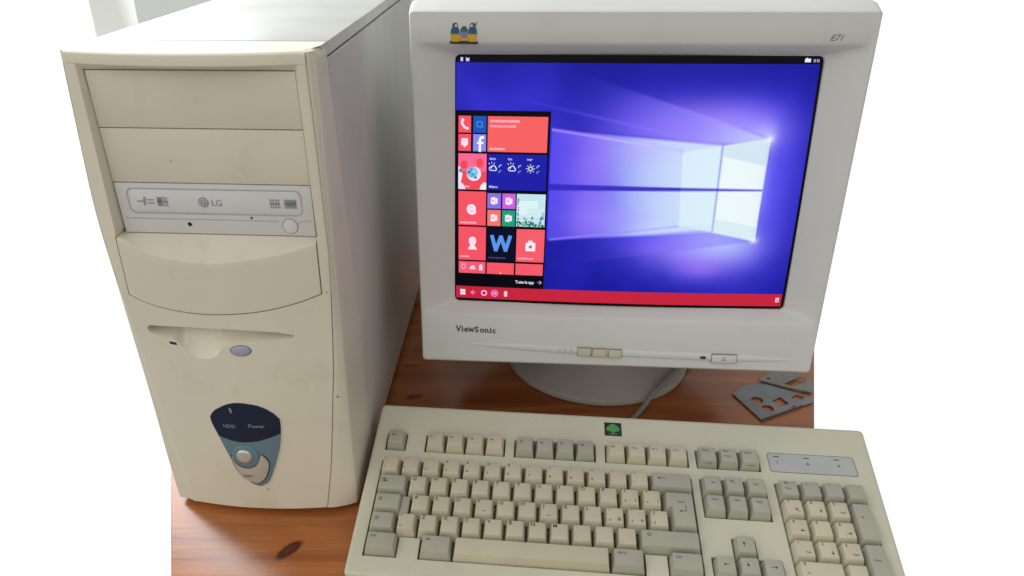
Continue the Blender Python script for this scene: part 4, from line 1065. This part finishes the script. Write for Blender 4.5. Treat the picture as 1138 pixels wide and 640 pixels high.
# green tree emblem
tb_ = MB(); tb_.box(209.8, 226.2, 148.6, 165.4, -.5, .35, .2); lg = tb_.build('tree_emblem', M['g_dark'], kb, 35, K2W)
tr = MB()
def trp(vf, z=.5): tr.add([(a, b_, z) for a, b_ in vf[0]], vf[1])
trp(disc2d(218, 157.8, 5.9, 4.4, 26)); trp(disc2d(214.4, 156.6, 2.8, 2.6, 16), .52); trp(disc2d(221.6, 156.6, 2.8, 2.6, 16), .54); trp(disc2d(218, 160.8, 3.6, 2.5, 18), .56); trp(poly2d([(216.9, 150.6), (219.1, 150.6), (218.9, 155), (217.1, 155)]), .58); trp(rect2d(214, 222, 150.2, 151), .6)
tr.build('tree_mark', M['g_leaf'], lg, 35, K2W)
# cable from the back of the keyboard, over the monitor's foot and away behind it
def spline(pts, k=10):
    P_ = [Vector(q) for q in pts]; P_ = [2*P_[0]-P_[1]]+P_+[2*P_[-1]-P_[-2]]; out = []
    for i in range(1, len(P_)-2):
        for j in range(k):
            t_ = j/k; a, b_, c, d_ = P_[i-1:i+3]; out.append(.5*((2*b_)+(c-a)*t_+(2*a-5*b_+4*c-d_)*t_*t_+(3*b_-a-3*c+d_)*t_**3))
    return out+[P_[-2]]
cb = MB(); cb.tube(spline([K2W(215, 170, -9), (148, 486, 18), (163, 503, 5), (177, 519, 3.2), (192, 537, 5.5), (203, 549, 13), (221, 569, 18), (243, 597, 18.5), (262, 625, 13), (285, 660, 3.4), (300, 740, 3), (290, 840, 3), (250, 930, 3)]), 2.7)
cb.build('cable', M['cable'], kb, 60)

# ------------------------------------------------------------------ loose metal plates on the table
def circ(cx, cy, r_, n=24): return [(cx+r_*math.cos(2*math.pi*k/n), cy+r_*math.sin(2*math.pi*k/n)) for k in range(n)]
def rounded(pts, k=.12):
    out = []
    n_ = len(pts)
    for i, q in enumerate(pts):
        a = pts[i-1]; b_ = pts[(i+1) % n_]
        out += [(q[0]+(a[0]-q[0])*k, q[1]+(a[1]-q[1])*k), q, (q[0]+(b_[0]-q[0])*k, q[1]+(b_[1]-q[1])*k)]
    return out
vs, fs = plate2d([(301.4, 567.6), (316.9, 514.5), (379.5, 545.4), (386.5, 549), (388, 558), (361.3, 576.8), (343.4, 588.5), (326, 586.5), (319.8, 583), (309, 574.5)],
                 [circ(324.7, 553.8, 6.6), circ(331, 537.4, 6.4), [(341, 552), (347.2, 540.2), (358.4, 546.6), (352.4, 559.4)], [(363.6, 556.3), (375.1, 553), (381, 559.6), (373, 564.6)], [(353.6, 535.6), (355, 534), (364, 540.6), (362.6, 542.6)]], 1.0)
pl = MB(); pl.add([(q[0], q[1], q[2]+1.6) for q in vs], fs)
pm = thing('port_plate', 'grey steel port plate with round holes lying beside monitor base', 'metal plate', (340, 555, 0))
pl.build('perforated_sheet', M['steel'], pm, 25)
# turned-up lip along two edges
lp = MB(); lp.box(0, 60, -.5, .5, 0, 4.2, .2)
an = math.atan2(545.4-514.5, 379.5-316.9); ca, sa = math.cos(an), math.sin(an)
lp.xf(lambda x, y, z: (317.6+x*ca-y*sa, 515.2+x*sa+y*ca, z+.2)); lp.build('folded_lip', M['steel'], pm, 25)
vs, fs = plate2d([(340, 594), (345, 589.6), (370, 576), (391, 566.5), (396, 572), (400, 590), (390, 606), (366, 612), (352, 603)], [[(366.4, 585), (374.5, 578), (393, 587.5), (395, 596), (390, 598.5)], circ(352, 596, 2.2, 14)], 1.0)
p2 = MB(); p2.add([(q[0], q[1], q[2]+3.0+(q[1]-566)*.02) for q in vs], fs)
pm2 = thing('slot_plate', 'pale tin plate with long slot lying behind the port plate', 'metal plate', (375, 592, 0))
p2.build('slotted_sheet', M['steel2'], pm2, 25)
l2 = MB(); l2.box(0, 42, -.5, .5, 0, 3.4, .2); an2 = math.atan2(566-589.6, 392-345); c2, s2 = math.cos(an2), math.sin(an2)
l2.xf(lambda x, y, z: (346+x*c2-y*s2, 590.2+x*s2+y*c2, z+.1)); l2.build('folded_lip', M['steel2'], pm2, 25)

# ------------------------------------------------------------------ light
W = bpy.data.worlds.new('World'); S.world = W; W.use_nodes = True
nt = W.node_tree; N = nt.nodes; Lk = nt.links; bg = N['Background']
tc = N.new('ShaderNodeTexCoord'); sx = N.new('ShaderNodeSeparateXYZ'); Lk.new(tc.outputs['Generated'], sx.inputs[0])
def mrange(sock, a, b_, c, d_):
    m_ = N.new('ShaderNodeMapRange'); m_.interpolation_type = 'SMOOTHSTEP'
    for k_, v_ in zip(('From Min', 'From Max', 'To Min', 'To Max'), (a, b_, c, d_)): m_.inputs[k_].default_value = v_
    Lk.new(sock, m_.inputs['Value']); return m_.outputs[0]
def wmix(fac, c1, c2, mode='MIX'):
    m_ = N.new('ShaderNodeMixRGB'); m_.blend_type = mode
    for q, k_ in ((fac, 'Fac'), (c1, 'Color1'), (c2, 'Color2')):
        if hasattr(q, 'is_linked'): Lk.new(q, m_.inputs[k_])
        else: m_.inputs[k_].default_value = q if k_ == 'Fac' else tuple(q)+(1,)
    return m_.outputs[0]
# the room behind the camera: cooler and lighter to the left, warm and dim to the right and below
room = wmix(mrange(sx.outputs['X'], -.7, .8, 0, 1), (1.45, 1.46, 1.36), (.86, .82, .74))
room = wmix(mrange(sx.outputs['Z'], -.18, .38, 0, 1), (.30, .28, .25), room)
white = wmix(mrange(sx.outputs['Z'], -.06, .12, 0, 1), (1.04, 1.04, 1.04), (.58, .61, .63))
sky = wmix(mrange(sx.outputs['Y'], -.1, .52, 0, 1), room, white)
sky = wmix(mrange(sx.outputs['X'], .59, .78, 0, 1), sky, (.26, .25, .24))
sky = wmix(mrange(sx.outputs['Z'], .4, .9, 0, 1), sky, (.60, .60, .58))
Lk.new(sky, bg.inputs['Color']); bg.inputs['Strength'].default_value = 1.0
# daylight from a window behind and to the left
al = bpy.data.lights.new('window_light', 'AREA'); al.shape = 'RECTANGLE'; al.size = 1.0; al.size_y = 1.5; al.energy = 42; al.color = (.90, .96, 1.0)
ao = bpy.data.objects.new('window_light', al); C.objects.link(ao)
ao.location = (-.98, 1.5, 1.15); dv = Vector((-.2, .4, .1))-ao.location
ao.rotation_euler = dv.to_track_quat('-Z', 'Y').to_euler()

S.view_settings.view_transform = 'Standard'; S.view_settings.look = 'None'
S.view_settings.exposure = 0; S.view_settings.gamma = 1
S.cycles.use_denoising = True
S.cycles.max_bounces = 6
